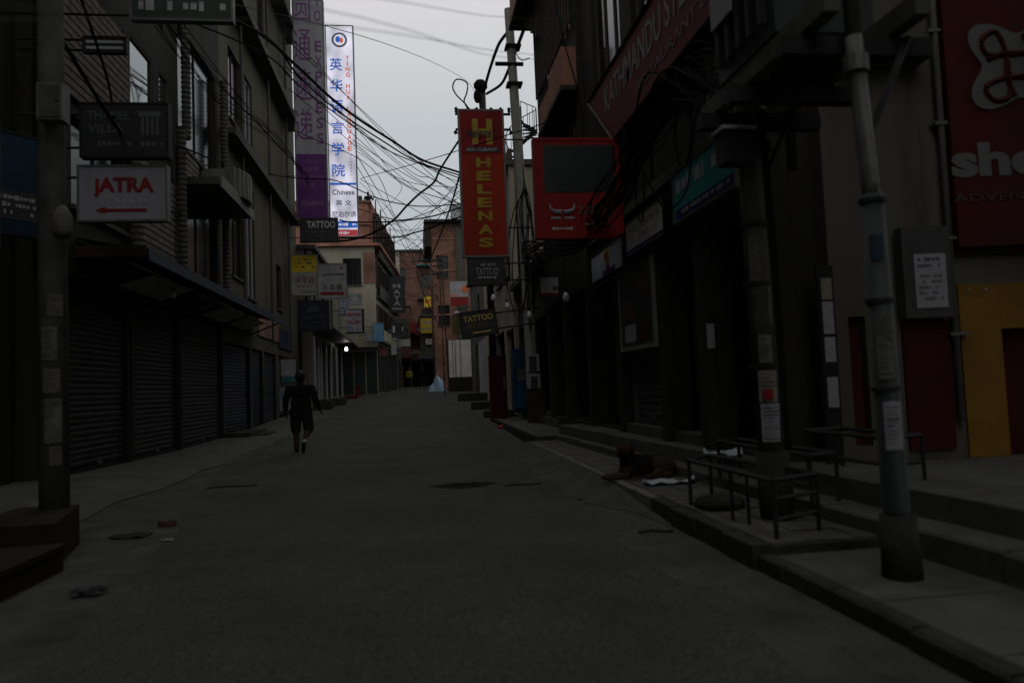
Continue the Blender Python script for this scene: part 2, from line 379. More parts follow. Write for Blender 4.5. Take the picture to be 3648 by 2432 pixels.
def wallgrid(mb, fr, u0, u1, z0, z1, ops, t=.2):
    us = cuts(u0, u1, ops, 0); zs = cuts(z0, z1, ops, 2)
    for i in range(len(us)-1):
        run = None
        for j in range(len(zs)-1):
            uc, zc = (us[i]+us[i+1])/2, (zs[j]+zs[j+1])/2
            hole = any(o[0] < uc < o[1] and o[2] < zc < o[3] for o in ops)
            if hole:
                if run is not None: mb.box(us[i], us[i+1], -t, 0, run, zs[j], fr); run = None
            elif run is None: run = zs[j]
        if run is not None: mb.box(us[i], us[i+1], -t, 0, run, z1, fr)
def window(parent, fr, u0, u1, z0, z1, glass=None, frame=None, bars=1, sill=True, rec=.12):
    frame = frame or WOODD; glass = glass or GLASSD; w = .05
    f = MB(); f.box(u0, u0+w, -rec-.03, -rec+.04, z0, z1, fr); f.box(u1-w, u1, -rec-.03, -rec+.04, z0, z1, fr)
    f.box(u0+w, u1-w, -rec-.03, -rec+.04, z0, z0+w, fr); f.box(u0+w, u1-w, -rec-.03, -rec+.04, z1-w, z1, fr)
    for i in range(bars):
        c = u0+(u1-u0)*(i+1)/(bars+1); f.box(c-.02, c+.02, -rec-.025, -rec+.03, z0+w, z1-w, fr)
    o = f.build('window', frame, parent)
    du = (u1-u0)/(bars+1)
    for i in range(bars+1):
        MB().box(u0+du*i+.022, u0+du*(i+1)-.022, -rec-.012, -rec+.0, z0+w+.002, z1-w-.002, fr).build('pane', glass, o)
    if sill: MB().box(u0-.06, u1+.06, -.1, .08, z0-.08, z0-.003, fr).build('sill', CONC, o)
    return o
def core(parent, fr, u0, u1, d0, d1, z0, z1, m, name='core_wall'):
    return MB().box(u0, u1, -d1, -d0, z0, z1, fr).build(name, m, parent)

# terrain profile: level near the camera, then a gentle rise up the street
def gz(y):
    if y <= 16: return 0.
    t = min((y-16)/52, 1); return 1.5*t*t*(3-2*t)*.6+1.5*t*.4

# ================================================================ THE SETTING
def sheet(name, left, right, ys, m, dz, step=.7):
    """a strip of ground between two edges given as (y, x) tables, following the rise of the street"""
    def ip(tab, y):
        for (a, xa), (b, xb) in zip(tab, tab[1:]):
            if a <= y <= b: return xa+(xb-xa)*(y-a)/(b-a)
        return tab[0][1] if y < tab[0][0] else tab[-1][1]
    mb = MB(); n = 8; vs = []; fs = []
    rnd = random.Random(hash(name) % 1000 if False else len(name))
    for i, y in enumerate(ys):
        a, b = ip(left, y)+rnd.uniform(-.09, .09), ip(right, y)+rnd.uniform(-.05, .05)
        for j in range(n+1): vs.append((a+(b-a)*j/n, y, gz(y)+dz))
    for i in range(len(ys)-1):
        for j in range(n): k = i*(n+1)+j; fs.append((k, k+1, k+n+2, k+n+1))
    mb.add(vs, fs); o = struct(name, mb, m); return o
ysr = [-30+i*.7 for i in range(200)]
mb = MB(); Y = [-60, -30]+[i*2 for i in range(0, 40)]+[100, 160, 400, 900]; X = [-500, -60, -12, -6, -3, 0, 3, 6, 12, 60, 500]
mb.add([(x, y, gz(y)) for y in Y for x in X], [(i*len(X)+j, i*len(X)+j+1, (i+1)*len(X)+j+1, (i+1)*len(X)+j) for i in range(len(Y)-1) for j in range(len(X)-1)])
struct('ground', mb, DUST)
sheet('road', [(-30, -2.7), (4, -1.9), (7, -2.2), (10, -2.9), (15, -3.6), (22, -4.0), (32, -3.7), (48, -3.0), (60, -1.5), (70, -1.0), (110, -1.0)],
      [(-30, 1.6), (2, 1.62), (4, 1.72), (6, 1.6), (8, 1.75), (11, 1.9), (14, 1.95), (20, 2.1), (26, 2.3), (40, 2.1), (55, 1.7), (70, 1.6), (110, 1.6)], ysr, ASPH, .004)
# raised apron in front of the left shops: dips towards the road
mb = MB(); ys = [5+i*1.3 for i in range(21)]; vs = []
for y in ys:
    h = .15*max(0, min(1, (24-y)/11))+.012
    for x, k in ((-6.2, 1), (-5.2, 1), (-4.7, .75), (-4.2, .3), (-3.75, .04)): vs.append((x+(.12*math.sin(y*1.7) if x > -4.5 else 0), y, gz(y)+h*k+.004))
mb.add(vs, [(i*5+j, i*5+j+1, i*5+j+6, i*5+j+5) for i in range(len(ys)-1) for j in range(4)])
struct('pavement_left', mb, CONC)
# right side: two heights of kerbed platform and the steps of the shops
def slabs(name, piece, x0, x1, y0, y1, ln, z0, z1, m, gap=.008, jz=.005, seed=1):
    """a run of separately laid stones between two edges x0(y), x1(y): each stone is a part"""
    root = tag(bpy.data.objects.new(name, None), None, kind='structure'); COL.objects.link(root); rnd = random.Random(seed); y = y0
    while y < y1-.05:
        l = min(ln*rnd.uniform(.75, 1.25), y1-y); ya, yb = y, y+l-gap; e = rnd.uniform(-.008, .008); zt = z1+rnd.uniform(-jz, jz); zu = z1+rnd.uniform(-jz, jz)
        c = .014*rnd.uniform(.5, 1.6); a0, a1, b0, b1 = x0(ya)+e, x0(yb)+e, x1(ya), x1(yb)
        vs = [(a0, ya, z0), (b0, ya, z0), (b1, yb, z0), (a1, yb, z0), (a0, ya, zt-c), (b0, ya, zt), (b1, yb, zu), (a1, yb, zu-c), (a0+c, ya+c*.6, zt), (a1+c, yb-c*.6, zu)]
        MB().add(vs, [(0, 1, 2, 3), (0, 4, 8, 5, 1), (1, 5, 6, 2), (2, 6, 9, 7, 3), (3, 7, 4, 0), (4, 7, 9, 8), (8, 9, 6, 5)]).build(piece, m, root); y += l
    return root
K = lambda v: (lambda y: v)
struct('pavement_low', MB().prism([(2.33, -20), (3.4, -20), (3.28, 4.78), (2.33, 4.78)], -.1, .088), KERB)
slabs('pavement_low_surface', 'slab', K(2.355), lambda y: 3.32-.008*y, -2.0, 4.77, 1.05, .06, .1, STEP, seed=2)
slabs('pavement_low_kerb', 'kerb_stone', K(2.24), K(2.348), -3.0, 4.78, .62, -.1, .106, KERB, seed=3)
struct('pavement_high', MB().prism([(2.35, 4.8), (3.3, 4.8), (3.1, 14.9), (2.42, 14.9)], -.1, .148), KERB)
slabs('pavement_high_kerb', 'kerb_stone', K(2.22), K(2.348), 4.8, 7.0, .58, -.1, .166, KERB, seed=4)
# dusty ramp running up from the road beside the tiles
mb = MB(); vs = []
for i in range(12):
    y = 6.4+i*.78; k = min(1, i/3.); vs += [(2.2-.5*k+.1*math.sin(i*2.1), y, .006), (2.21-.16*k, y, .008+(.06+.02*math.sin(i))*k), (2.225, y, .01+.147*k)]
mb.add(vs, [(i*3+j, i*3+j+1, i*3+j+4, i*3+j+3) for i in range(11) for j in range(2)]); struct('dusty_ramp', mb, DUST)
PV = tag(bpy.data.objects.new('tiled_pavement', None), None, None, None, 'structure'); COL.objects.link(PV)
random.seed(3)
tile_me = MB().box(0, .31, 0, .31, 0, .02).build('paving_stone', PAVE, PV).data
bpy.data.objects.remove(bpy.data.objects['paving_stone'])
for i in range(31):
    y = 4.84+i*.322
    for j in range(3):
        x = 2.36+j*.322
        if x > 3.2-(y-4.8)*.02-.2 and j == 2 and y > 9: continue
        o = bpy.data.objects.new('paving_stone', tile_me); COL.objects.link(o); o.parent = PV
        o.location = (x+random.uniform(-.004, .004), y, .145+random.uniform(-.003, .005)); o.rotation_euler = (random.uniform(-.008, .008), random.uniform(-.008, .008), 0)
    if y > 7.1:
        pass
mb = MB()
for i in range(26): mb.box(2.352-.12, 2.352-.006, 7.04+i*.3, 7.04+i*.3+.292, .05, .164+random.uniform(-.004, .004))
tag(mb.build('pale_edging', mat('pale_edging_stone', (.13, .13, .11), .9, .3, 4, .3, .2)), None, kind='structure')
s1 = lambda y: 2.9+(12-y)*.035
s2 = lambda y: 3.07+(11.5-y)*.055
slabs('step_lower', 'slab', s1, lambda y: s2(y)+.02, -3, 14.9, 1.5, 0, .28, STEP, seed=5)
slabs('step_upper', 'slab', s2, lambda y: s2(y)+.45, -3, 14.92, 1.7, 0, .462, STEP, seed=6)
struct('terrace', MB().prism([(s2(-4)+.452, -4), (9.5, -4), (9.5, 14.92), (s2(14.92)+.452, 14.92)], 0, .457), STEP)
struct('step_stone_lower', MB().prism([(2.4, 14.95), (3.62, 14.8), (3.62, 24.5), (2.5, 24.5)], 0, .24), KERB)
struct('step_stone_lower_top', MB().prism([(2.43, 14.99), (3.6, 14.84), (3.6, 24.4), (2.53, 24.4)], .2405, .252), STEP)
struct('step_stone_upper', MB().prism([(3.35, 17.6), (4.6, 17.6), (4.6, 24.3), (3.35, 24.3)], .2, .44), STEP)

rnd = random.Random(21); mb = MB()
for i in range(900):
    side = rnd.random(); y = 2.5+rnd.random()**1.6*26
    x = (2.18-abs(rnd.gauss(0, .22))) if side < .45 else ((-2.3-.09*(y-5))+rnd.gauss(0, .45) if side < .85 else rnd.uniform(-2, 2.1))
    r_ = rnd.uniform(.004, .013); z = gz(y)+.006
    mb.add([(x-r_, y, z), (x, y-r_, z), (x+r_, y, z), (x, y+r_, z), (x, y, z+r_*.9)], [(0, 1, 4), (1, 2, 4), (2, 3, 4), (3, 0, 4)])
o = tag(mb.build('grit', mat('grit_stone', (.07, .068, .058), .9, .5, 20)), 'loose grit along the edges of the road', 'grit', kind='stuff')

# ================================================================ BUILDINGS
FL = Fr((-5.4, 0), (0, 1), (1, 0)); FRt = Fr((3.5, 0), (0, 1), (-1, 0))
def shutter(parent_label, fr, u0, u1, z0, z1, m, group=None, slatted=True):
    """roller shutter: a thing with every slat, its two guide rails and its bottom bar"""
    loc = fr((u0+u1)/2, -.1, z0); t = thing('roller_shutter', parent_label, 'shutter', loc, 0, group)
    for u in (u0, u1-.07): MB().box(u, u+.07, -.16, -.02, z0, z1, fr).build('guide_rail', m, t)
    MB().box(u0+.075, u1-.075, -.14, -.07, z0, z0+.09, fr).build('bottom_bar', m, t)
    n = max(1, int((z1-z0-.1)/.098)); h = (z1-z0-.1)/n
    prof = [(-.112, 0), (-.102, h*.12), (-.096, h*.5), (-.102, h*.85), (-.112, h*.97), (-.125, h*.5)]
    if slatted:
        mb = MB(); k = len(prof)
        mb.add([Vector(fr(u, a, b))-Vector(fr(u0, 0, 0)) for u in (u0+.075, u1-.075) for a, b in prof],
               [tuple(range(k)), tuple(range(2*k-1, k-1, -1))]+[(i, k+i, k+(i+1) % k, (i+1) % k) for i in range(k)])
        first = None
        base = Vector(fr(u0, 0, 0))
        for i in range(n):
            if first is None:
                o = mb.build('slat', m, t, local=True); first = o.data
            else:
                o = bpy.data.objects.new('slat', first); COL.objects.link(o); o.parent = t
            o.location = base-Vector(loc)+Vector((random.uniform(-.004, .004), 0, z0+.1+h*i+random.uniform(-.003, .003))); o.rotation_euler = (random.uniform(-.0012, .0012), 0, random.uniform(-.001, .001))
    else:
        mb = MB()
        for i in range(n): mb.box(u0+.075, u1-.075, -.13, -.09-.02*(i % 2), z0+.1+h*i, z0+.1+h*(i+.96), fr)
        mb.build('curtain', m, t)
    mid = (u0+u1)/2
    MB().box(mid-.06, mid+.06, -.07, -.04, z0+.1, z0+.16, fr).build('padlock', GALV, t)
    return t
def building(name, label, fr, u0, u1, z0, z1, wall, ops=(), shop=(), depth=7, setback=.3, shopback=1.4, roof=True, zshop=3.2, loc=None):
    """a building: pierced street wall, core behind it, end walls and roof slab.  ops/shop: openings (u0,u1,z0,z1)"""
    t = thing(name, label, 'building', loc or fr((u0+u1)/2, 0, gz((u0+u1)/2) if fr.u[1] else z0))
    mb = MB(); wallgrid(mb, fr, u0, u1, z0, z1, list(ops)+list(shop)); mb.build('wall', wall, t)
    MB().box(u0, u1, -depth, -setback-.01, zshop, z1-.02, fr).build('upper_core', wall, t)
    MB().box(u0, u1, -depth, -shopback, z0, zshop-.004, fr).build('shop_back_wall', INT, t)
    MB().box(u0, u0+.12, -shopback+.004, -.204, z0, zshop-.004, fr).build('end_wall', wall, t)
    MB().box(u1-.12, u1, -shopback+.004, -.204, z0, zshop-.004, fr).build('end_wall', wall, t)
    if roof: MB().box(u0-.1, u1+.1, -depth-.1, .25, z1+.003, z1+.2, fr).build('roof_slab', CONC, t)
    return t

# ---- left, nearest: dark building beside and behind the camera
ops = [(u, u+1.4, z, z+1.5) for z in (4.6, 7.9, 11.2) for u in (-9, -5, -1, 3, 7, 9.6)]
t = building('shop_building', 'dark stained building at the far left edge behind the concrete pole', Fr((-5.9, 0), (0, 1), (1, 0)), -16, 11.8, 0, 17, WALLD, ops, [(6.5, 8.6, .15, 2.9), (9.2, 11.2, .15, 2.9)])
for o in ops: window(t, Fr((-5.9, 0), (0, 1), (1, 0)), *o)
# ---- left: slatted building over the row of shutters
ops = [(15.15, 16.45, 6.9, 8.6), (16.85, 17.5, 6.9, 8.6), (18.2, 21.6, 4.3, 6.4), (18.2, 21.6, 7.4, 10.4), (12.5, 14.6, 9.2, 11), (15.2, 17.2, 9.6, 11.2), (12.6, 14.8, 4.5, 6.0), (15.2, 17.3, 4.5, 6.0)]
shops = [(12.45, 15.1, .1, 3.35), (15.2, 18.1, .1, 3.35), (18.2, 21.95, .1, 3.35)]
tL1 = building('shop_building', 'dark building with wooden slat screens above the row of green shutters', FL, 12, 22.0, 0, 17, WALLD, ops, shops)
for o in ops[2:]: window(tL1, FL, *o, sill=o[2] < 9)
for o in ops[:2]:
    window(tL1, FL, *o, glass=GLASS, frame=GREYPL, bars=0, rec=.05)
for u0, u1, z0, z1 in ((12.1, 14.9, 6.25, 8.4), (15.0, 17.9, 4.4, 6.3), (18.0, 19.6, 6.45, 7.3)):     # timber slat screens
    n = int((z1-z0)/.14)
    me = None
    for i in range(n):
        z = z0+i*.14
        if me is None:
            o = MB().box(u0, u1, .05, .075, z, z+.11, FL).build('screen_slat', WOODM, tL1); me = o.data
        else:
            o = bpy.data.objects.new('screen_slat', me); COL.objects.link(o); o.parent = tL1; o.location = (0, 0, i*.14)
    for u in (u0+.1, (u0+u1)/2, u1-.1): MB().box(u-.03, u+.03, .003, .047, z0-.05, z1+.05, FL).build('screen_batten', WOODD, tL1)
for u, z0, z1 in ((14.95, 4.1, 6.3), (17.75, 3.9, 7.6), (18.15, 7.45, 10.4), (21.75, 4.0, 10.4)):     # turned plaster columns with ringed shafts
    mb = MB(); pts = []; rr = []; n = int((z1-z0)/.06)
    for i in range(n+1): pts.append(FL(u, .2, z0+(z1-z0)*i/n)); rr.append(.115 if i % 2 else .09)
    mb.tube(pts, rr, 10); mb.build('ringed_column', GREYPL, tL1, smooth=False)
MB().box(18.3, 22.0, .0, .9, 6.42, 6.6, FL).build('balcony_slab', CONC, tL1)
mb = MB()
for i in range(9): a = i/8*math.pi; mb.box(19.9+i*.2, 20.1+i*.2, .75+.22*math.sin(a), .88+.22*math.sin(a), 6.61, 7.35, FL)
mb.build('balcony_parapet', PALEB, tL1)
MB().box(20.0, 21.95, .01, .74, 6.61, 7.3, FL).build('balcony_box', PALEB, tL1)
MB().box(18.35, 21.98, .905, .94, 6.36, 6.66, FL).build('balcony_fascia', PALEB, tL1)
# ---- left: beige building with cantilevered floors
FL2 = Fr((-5.4, 0), (0, 1), (1, 0))
ops = [(23.2, 24.8, 5.0, 7.0), (25.4, 26.6, 4.6, 8.4), (23.2, 24.8, 9.9, 12.2), (25.4, 26.6, 9.9, 12.2), (23.2, 24.8, 14.8, 17), (27.8, 29.0, 14.8, 17), (30.6, 31.8, 4.8, 6.6)]
shops = [(22.1, 25.55, .05, 2.9), (25.75, 27.65, .05, 2.9), (27.85, 30.2, .05, 2.9), (30.6, 33.2, .1, 2.9)]
tL2 = building('shop_building', 'tall beige building with cantilevered floors carrying the tall hanging signs', FL2, 22.02, 36.0, 0, 21, BEIGE, ops, shops)
for o in ops: window(tL2, FL2, *o, frame=GREYL if o[0] == 25.4 else WOODD)
for z, dpt in ((9.0, .4), (13.4, .5), (17.6, .5)):
    MB().box(22.1, 34.6, .003, dpt, z, z+.16, FL2).build('cantilever_slab', GREYPL, tL2)
    MB().box(22.1, 34.6, dpt+.003, dpt+.06, z-.05, z+.26, FL2).build('slab_edge', CONC, tL2)
for u in (24, 28.5, 32.5): MB().tube([FL2(u, .22, 3.2), FL2(u, .22, 20.8)], .05, 8).build('drainpipe', GREYPL, tL2)
MB().box(26.8, 30.6, .003, .06, 3.4, 4.3, FL2).build('tin_fascia', BRICK2, tL2)
MB().box(30.7, 34.15, .003, .06, 3.2, 4.0, FL2).build('blue_fascia', TINB, tL2)
# ---- left: low building with pale shutter posts
FL3 = Fr((-4.75, 0), (0, 1), (1, 0))
shops = [(36.7, 38.6, 1.0, 4.0), (38.9, 40.8, 1.0, 4.0), (41.1, 43, 1.0, 4.0), (43.4, 46.3, 1.05, 4.0), (46.6, 49.4, 1.1, 4.0)]
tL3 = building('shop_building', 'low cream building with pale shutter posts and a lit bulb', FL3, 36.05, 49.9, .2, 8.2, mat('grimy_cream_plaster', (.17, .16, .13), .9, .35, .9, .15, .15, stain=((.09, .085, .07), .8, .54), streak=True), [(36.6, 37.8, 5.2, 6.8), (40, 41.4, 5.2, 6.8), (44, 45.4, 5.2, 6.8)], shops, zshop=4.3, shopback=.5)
for o in [(36.6, 37.8, 5.2, 6.8), (40, 41.4, 5.2, 6.8), (44, 45.4, 5.2, 6.8)]: window(tL3, FL3, *o)
for u in (36.3, 37.6, 38.75, 40.95, 43.2, 46.45, 49.6): MB().box(u-.07, u+.07, .003, .1, .9, 4.05, FL3).build('pale_post', GREYL, tL3)
for u0, u1 in ((36.1, 40.9), (41.0, 49.7)): MB().box(u0, u1, .003, .55, .3, .98, FL3).build('shop_plinth', KERB, tL3)
MB().box(36.1, 49.8, .003, 1.1, 4.25, 4.34, FL3).build('rain_canopy', TIN, tL3)
# ---- left: cream and brick building that steps into the street
tL4 = thing('brick_building', 'cream building with red brick upper storeys stepping into the street', 'building', (-5, 57, gz(57)))
FS4 = Fr((0, 50), (1, 0), (0, -1))
foot = [(-12, 50.25), (-2.45, 50.25), (-1.35, 64), (-12, 64)]
foot2 = [(-12, 50.3), (-2.5, 50.3), (-1.4, 64), (-12, 64)]
MB().prism(foot, .6, 11.0).build('core_wall', CREAM, tL4)
MB().prism(foot2, 11.02, 14.0).build('brick_core_wall', BRICK, tL4)
mb = MB(); wallgrid(mb, FS4, -12, -2.4, .6, 10.95, [(-4.5, -3.3, 8.4, 10.2), (-4.3, -3.2, 5.3, 6.8)], .2); mb.build('front_wall', CREAM, tL4)
for o in [(-4.5, -3.3, 8.4, 10.2), (-4.3, -3.2, 5.3, 6.8)]: window(tL4, FS4, *o)
MB().box(-3.15, -2.42, .005, .05, 8.5, 10.6, FS4).build('brick_patch', BRICK2, tL4)
MB().prism([(-12.2, 49.7), (-2.0, 49.7), (-.9, 64.2), (-12.2, 64.2)], 11.0, 11.18).build('roof_slab', BRICK, tL4)
MB().box(-12, -2.7, .02, .2, 11.2, 13.9, FS4).build('brick_front', BRICK, tL4)
MB().box(-12.1, -2.5, -.2, .28, 13.9, 14.05, FS4).build('coping', BRICK2, tL4)
MB().box(-12.1, -2.55, .21, .3, 12.4, 12.55, FS4).build('string_course', SALMON, tL4)
import math as _m
ang = math.atan2(1.1, 13.75); FS4s = Fr((-2.45, 50.25), (math.sin(ang), math.cos(ang)), (math.cos(ang), -math.sin(ang)))
for z in (4.6, 7.6, 10.4):
    MB().box(.5, 13.3, .003, .32, z, z+.16, FS4s).build('balcony_slab', CONC, tL4)
    MB().box(.5, 13.3, .26, .32, z+.17, z+.9, FS4s).build('balcony_parapet', CREAM if z < 6 else GREYPL, tL4)
for z in (5.0, 8.0, 11.6):
    for u in (1.5, 4.5, 7.5, 10.5): window(tL4, FS4s, u, u+1.3, z+.2, z+2, rec=-.1, sill=False)
for k, z in enumerate((11.3, 12.2, 13.1)):
    MB().box(.3, 12, .05, .12, z, z+.06, FS4s).build('scaffold_rail', WOODD, tL4)
for u in (.3, 3, 6, 9, 12): MB().box(u, u+.08, .125, .2, 8.5, 14.3, FS4s).build('scaffold_post', WOODD, tL4)
for k in range(3):
    MB().box(-4.7+k*.78, -4.0+k*.78, .005, .07, 1.15, 3.9, FS4).build('shop_door', mat('dark_green_door', (.02, .032, .026), .6), tL4)
MB().box(-4.75, -2.3, .005, 1.0, 4.1, 4.2, FS4).build('rain_canopy', TIN, tL4)
for k in range(6): MB().box(.4+k*2.15, 2.3+k*2.15, .005, .06, 1.2, 4.2, FS4s).build('shop_door', INT, tL4)
MB().box(.2, 13.4, .005, .28, 4.3, 4.4, FS4s).build('rain_canopy', TIN, tL4)
for z, h in ((5.6, 1.6), (8.4, 1.7), (11.4, 2.0)): MB().box(.2, 13.3, .004, .05, z, z+h, FS4s).build('timber_front', WOODD, tL4)
MB().prism([(-3.9, 51), (-3.2, 51), (-3.2, 51.6), (-3.9, 51.6)], 14.06, 14.7).build('water_tank', CONC, tL4)
# ---- left, farthest
FL5 = Fr((-1.3, 0), (0, 1), (1, 0))
ops = [(u, u+1.2, z, z+1.5) for z in (5.6, 8.6) for u in (65.5, 69, 72.5, 76)]
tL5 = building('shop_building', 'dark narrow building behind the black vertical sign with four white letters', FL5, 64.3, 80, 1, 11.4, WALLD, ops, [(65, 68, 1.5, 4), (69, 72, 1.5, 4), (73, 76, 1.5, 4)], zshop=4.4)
for o in ops: window(tL5, FL5, *o)
# ---- end of the street
FSE = Fr((0, 86), (1, 0), (0, -1))
ops = [(-1.6, -.7, 13.4, 15.4), (-1.6, -.7, 9.6, 11.6), (1.2, 3, 13.2, 14.6), (1.0, 2.8, 9.2, 10.6)]
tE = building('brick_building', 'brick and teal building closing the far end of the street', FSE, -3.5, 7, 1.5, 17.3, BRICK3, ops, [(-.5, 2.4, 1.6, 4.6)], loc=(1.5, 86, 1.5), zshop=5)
for o in ops: window(tE, FSE, *o)
MB().box(-3.4, -1.8, .004, .12, 6, 17.2, FSE).build('teal_pilaster', TEALW, tE); MB().box(-1.75, -1.3, .004, .1, 8, 17.2, FSE).build('pale_pilaster', CREAM, tE)
MB().box(.6, 4, .004, 1.2, 11.6, 11.75, FSE).build('balcony_slab', CONC, tE)
for i in range(7): MB().box(.7+i*.5, .74+i*.5, 1.1, 1.15, 11.76, 12.7, FSE).build('railing_bar', DKMETAL, tE)
MB().box(.6, 4.4, .004, 1.4, 15.4, 15.55, FSE).build('tin_canopy', TEALW, tE)
MB().box(-1.25, .0, .004, .1, 6.6, 9.5, FSE).build('orange_wall_panel', mat('dull_orange_plaster', (.22, .075, .035), .9, .3, 1), tE)
mb = MB(); mb.poly([(-1.4, 84.4, 8.2), (1.7, 84.4, 6.9), (1.7, 86, 8.4), (-1.4, 86, 9.6)], (0, 0, .06)); mb.build('red_awning', REDROOF, tE)

FSF = Fr((0, 79), (1, 0), (0, -1))
ops = [(1.0, 2.1, 5.6, 7.0), (2.5, 3.4, 5.6, 7.0)]
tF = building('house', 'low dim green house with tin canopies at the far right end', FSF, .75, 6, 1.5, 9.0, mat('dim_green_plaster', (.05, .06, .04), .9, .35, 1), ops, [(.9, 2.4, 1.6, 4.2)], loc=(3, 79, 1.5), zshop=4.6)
for o in ops: window(tF, FSF, *o)
for z, d in ((4.7, 1.3), (7.6, .9)): MB().poly([(.5, 79-d, z-.25), (5, 79-d, z-.25), (5, 79, z+.15), (.5, 79, z+.15)], (0, 0, .05)).build('tin_canopy', TIN, tF)
FSG = Fr((0, 82.5), (1, 0), (0, -1))
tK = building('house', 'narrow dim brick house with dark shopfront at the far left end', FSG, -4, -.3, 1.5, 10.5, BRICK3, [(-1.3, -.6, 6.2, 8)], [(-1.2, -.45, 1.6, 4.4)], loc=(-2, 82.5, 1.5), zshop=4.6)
window(tK, FSG, -1.3, -.6, 6.2, 8)
MB().box(-1.4, -.3, .005, .9, 4.7, 4.8, FSG).build('rain_canopy', TIN, tK)
# ---- right, nearest: storefront that faces down the street towards the camera
cy, sy = math.cos(yaw), math.sin(yaw)
FS = Fr((5.09, 6.366), (cy, -sy), (-sy, -cy))
tS = thing('shop_building', 'beige corner storefront with yellow and red panels and a huge maroon sign', 'building', (5.09, 6.37, .46))
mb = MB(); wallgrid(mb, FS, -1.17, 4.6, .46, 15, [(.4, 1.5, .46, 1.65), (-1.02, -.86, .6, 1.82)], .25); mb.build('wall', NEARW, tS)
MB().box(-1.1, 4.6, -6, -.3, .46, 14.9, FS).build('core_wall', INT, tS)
MB().box(.02, .4, .003, .03, .462, 2.08, FS).build('yellow_jamb', YELW, tS)
MB().box(1.5, 1.9, .003, .03, .462, 2.08, FS).build('yellow_jamb', YELW, tS)
MB().box(.403, 1.497, .003, .03, 1.65, 2.08, FS).build('yellow_lintel', YELW, tS)
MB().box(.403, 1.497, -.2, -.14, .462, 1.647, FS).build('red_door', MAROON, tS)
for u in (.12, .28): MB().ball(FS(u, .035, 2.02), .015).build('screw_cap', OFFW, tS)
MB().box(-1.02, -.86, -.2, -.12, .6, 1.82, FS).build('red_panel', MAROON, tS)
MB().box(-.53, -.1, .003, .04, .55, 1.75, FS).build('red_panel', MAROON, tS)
MB().tube([FS(-.06, .07, .8), FS(-.02, .07, 9.4)], .032, 10).build('drainpipe', mat('old_white_pipe', (.12, .12, .11), .6), tS, smooth=True)
for z in (1.6, 2.5, 3.6, 4.5): MB().box(-.12, .05, .003, .11, z, z+.03, FS).build('pipe_clip', GALV, tS)
MB().box(-1.0, -.2, .003, .25, 4.2, 4.42, FS).build('ledge', CONC, tS)
mbx = tag(MB().box(-.56, -.12, .05, .18, 1.77, 2.62, FS).build('meter_box', mat('grey_green_metal', (.04, .045, .04), .7, .3, 4)), 'grey green meter box carrying a white notice beside the drainpipe', 'meter box')
nb = tag(MB().box(-.46, -.17, .183, .189, 1.86, 2.36, FS).build('notice', PAPER), 'white printed notice stuck on the grey green meter box', 'notice')
scrawl(nb, -.43, -.2, 2.22, 2.34, INK, 2, .186, FS); scrawl(nb, -.43, -.2, 1.92, 2.18, BILL, 5, .186, FS)
# maroon sign with emblem and name
tG = thing('shop_sign', 'huge maroon shop sign with pale knot emblem and pale lettering', 'sign', FS(1.2, .1, 2.4))
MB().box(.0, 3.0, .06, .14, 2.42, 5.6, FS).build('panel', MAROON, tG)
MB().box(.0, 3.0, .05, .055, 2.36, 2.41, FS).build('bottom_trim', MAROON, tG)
SG = mat('pale_grey_lettering', (.1, .106, .102), .6, .1, 3)
letter(tG, 'sherpa', .84, 3.19, 1.72, .42, SG, .045, .14, fr=FS)
letter(tG, 'ADVENTURE GEAR', .84, 2.88, 1.72, .075, mat('dim_grey_lettering', (.045, .035, .035), .6), 0, .14, fr=FS)
mb = MB(); ec = (.68, 4.12)                              # knot emblem: rounded pale shape with interlaced bars
pts = []
for i in range(60):
    a = 2*math.pi*i/60; r = .42+.11*math.cos(4*a); pts.append((ec[0]+r*math.cos(a+.78)*1.12, ec[1]+r*math.sin(a+.78)))
mb.poly([FS(u, .144, z) for u, z in pts], Vector(FS(0, .012, 0))-Vector(FS(0, 0, 0))); mb.build('emblem', SG, tG)
mb = MB()
def band(p, w=.028):
    q = catmull([(a, 0, b) for a, b in p], 5); mb.tube([FS(v.x, .158, v.z) for v in q], w, 4)
for s_ in (0, 1, 2, 3):
    c, s = math.cos(s_*math.pi/2), math.sin(s_*math.pi/2)
    P = [(-.06, -.3), (-.12, -.12), (-.12, .14), (-.2, .33), (-.33, .26), (-.3, .12), (-.12, .1), (.14, .12)]
    band([(ec[0]+(a*c-b*s), ec[1]+(a*s+b*c)) for a, b in P])
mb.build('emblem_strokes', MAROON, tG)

# ---- right: shop row with open fronts
shops = [(7.0, 8.2, .5, 3.1), (8.5, 9.62, .5, 3.1), (9.95, 11.75, .5, 3.1), (12.0, 13.9, .5, 3.1)]
ops = [(7.2, 8.6, 6.6, 8.6), (9.2, 10.8, 6.4, 8.8), (11.4, 13.2, 6.4, 8.8)]
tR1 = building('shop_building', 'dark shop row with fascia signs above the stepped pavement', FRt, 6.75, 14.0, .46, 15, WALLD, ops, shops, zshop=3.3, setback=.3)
for o in ops: window(tR1, FRt, *o, glass=GLASS if o[0] == 9.2 else GLASSD, frame=GREYPL, bars=2)
MB().box(8.95, 9.05, .003, .12, 5.6, 9.5, FRt).build('pale_pilaster', GREYPL, tR1)
for u in (8.24, 9.66, 11.78): MB().box(u, u+.22, .004, .14, .462, 3.05, FRt).build('pier', WALLD, tR1)
MB().box(6.7, 14.0, .004, .12, 3.9, 4.05, FRt).build('ledge', CONC, tR1)
MB().box(6.76, 8.1, .004, .04, 3.8, 5.15, FRt).build('taupe_panel', NEARW, tR1)
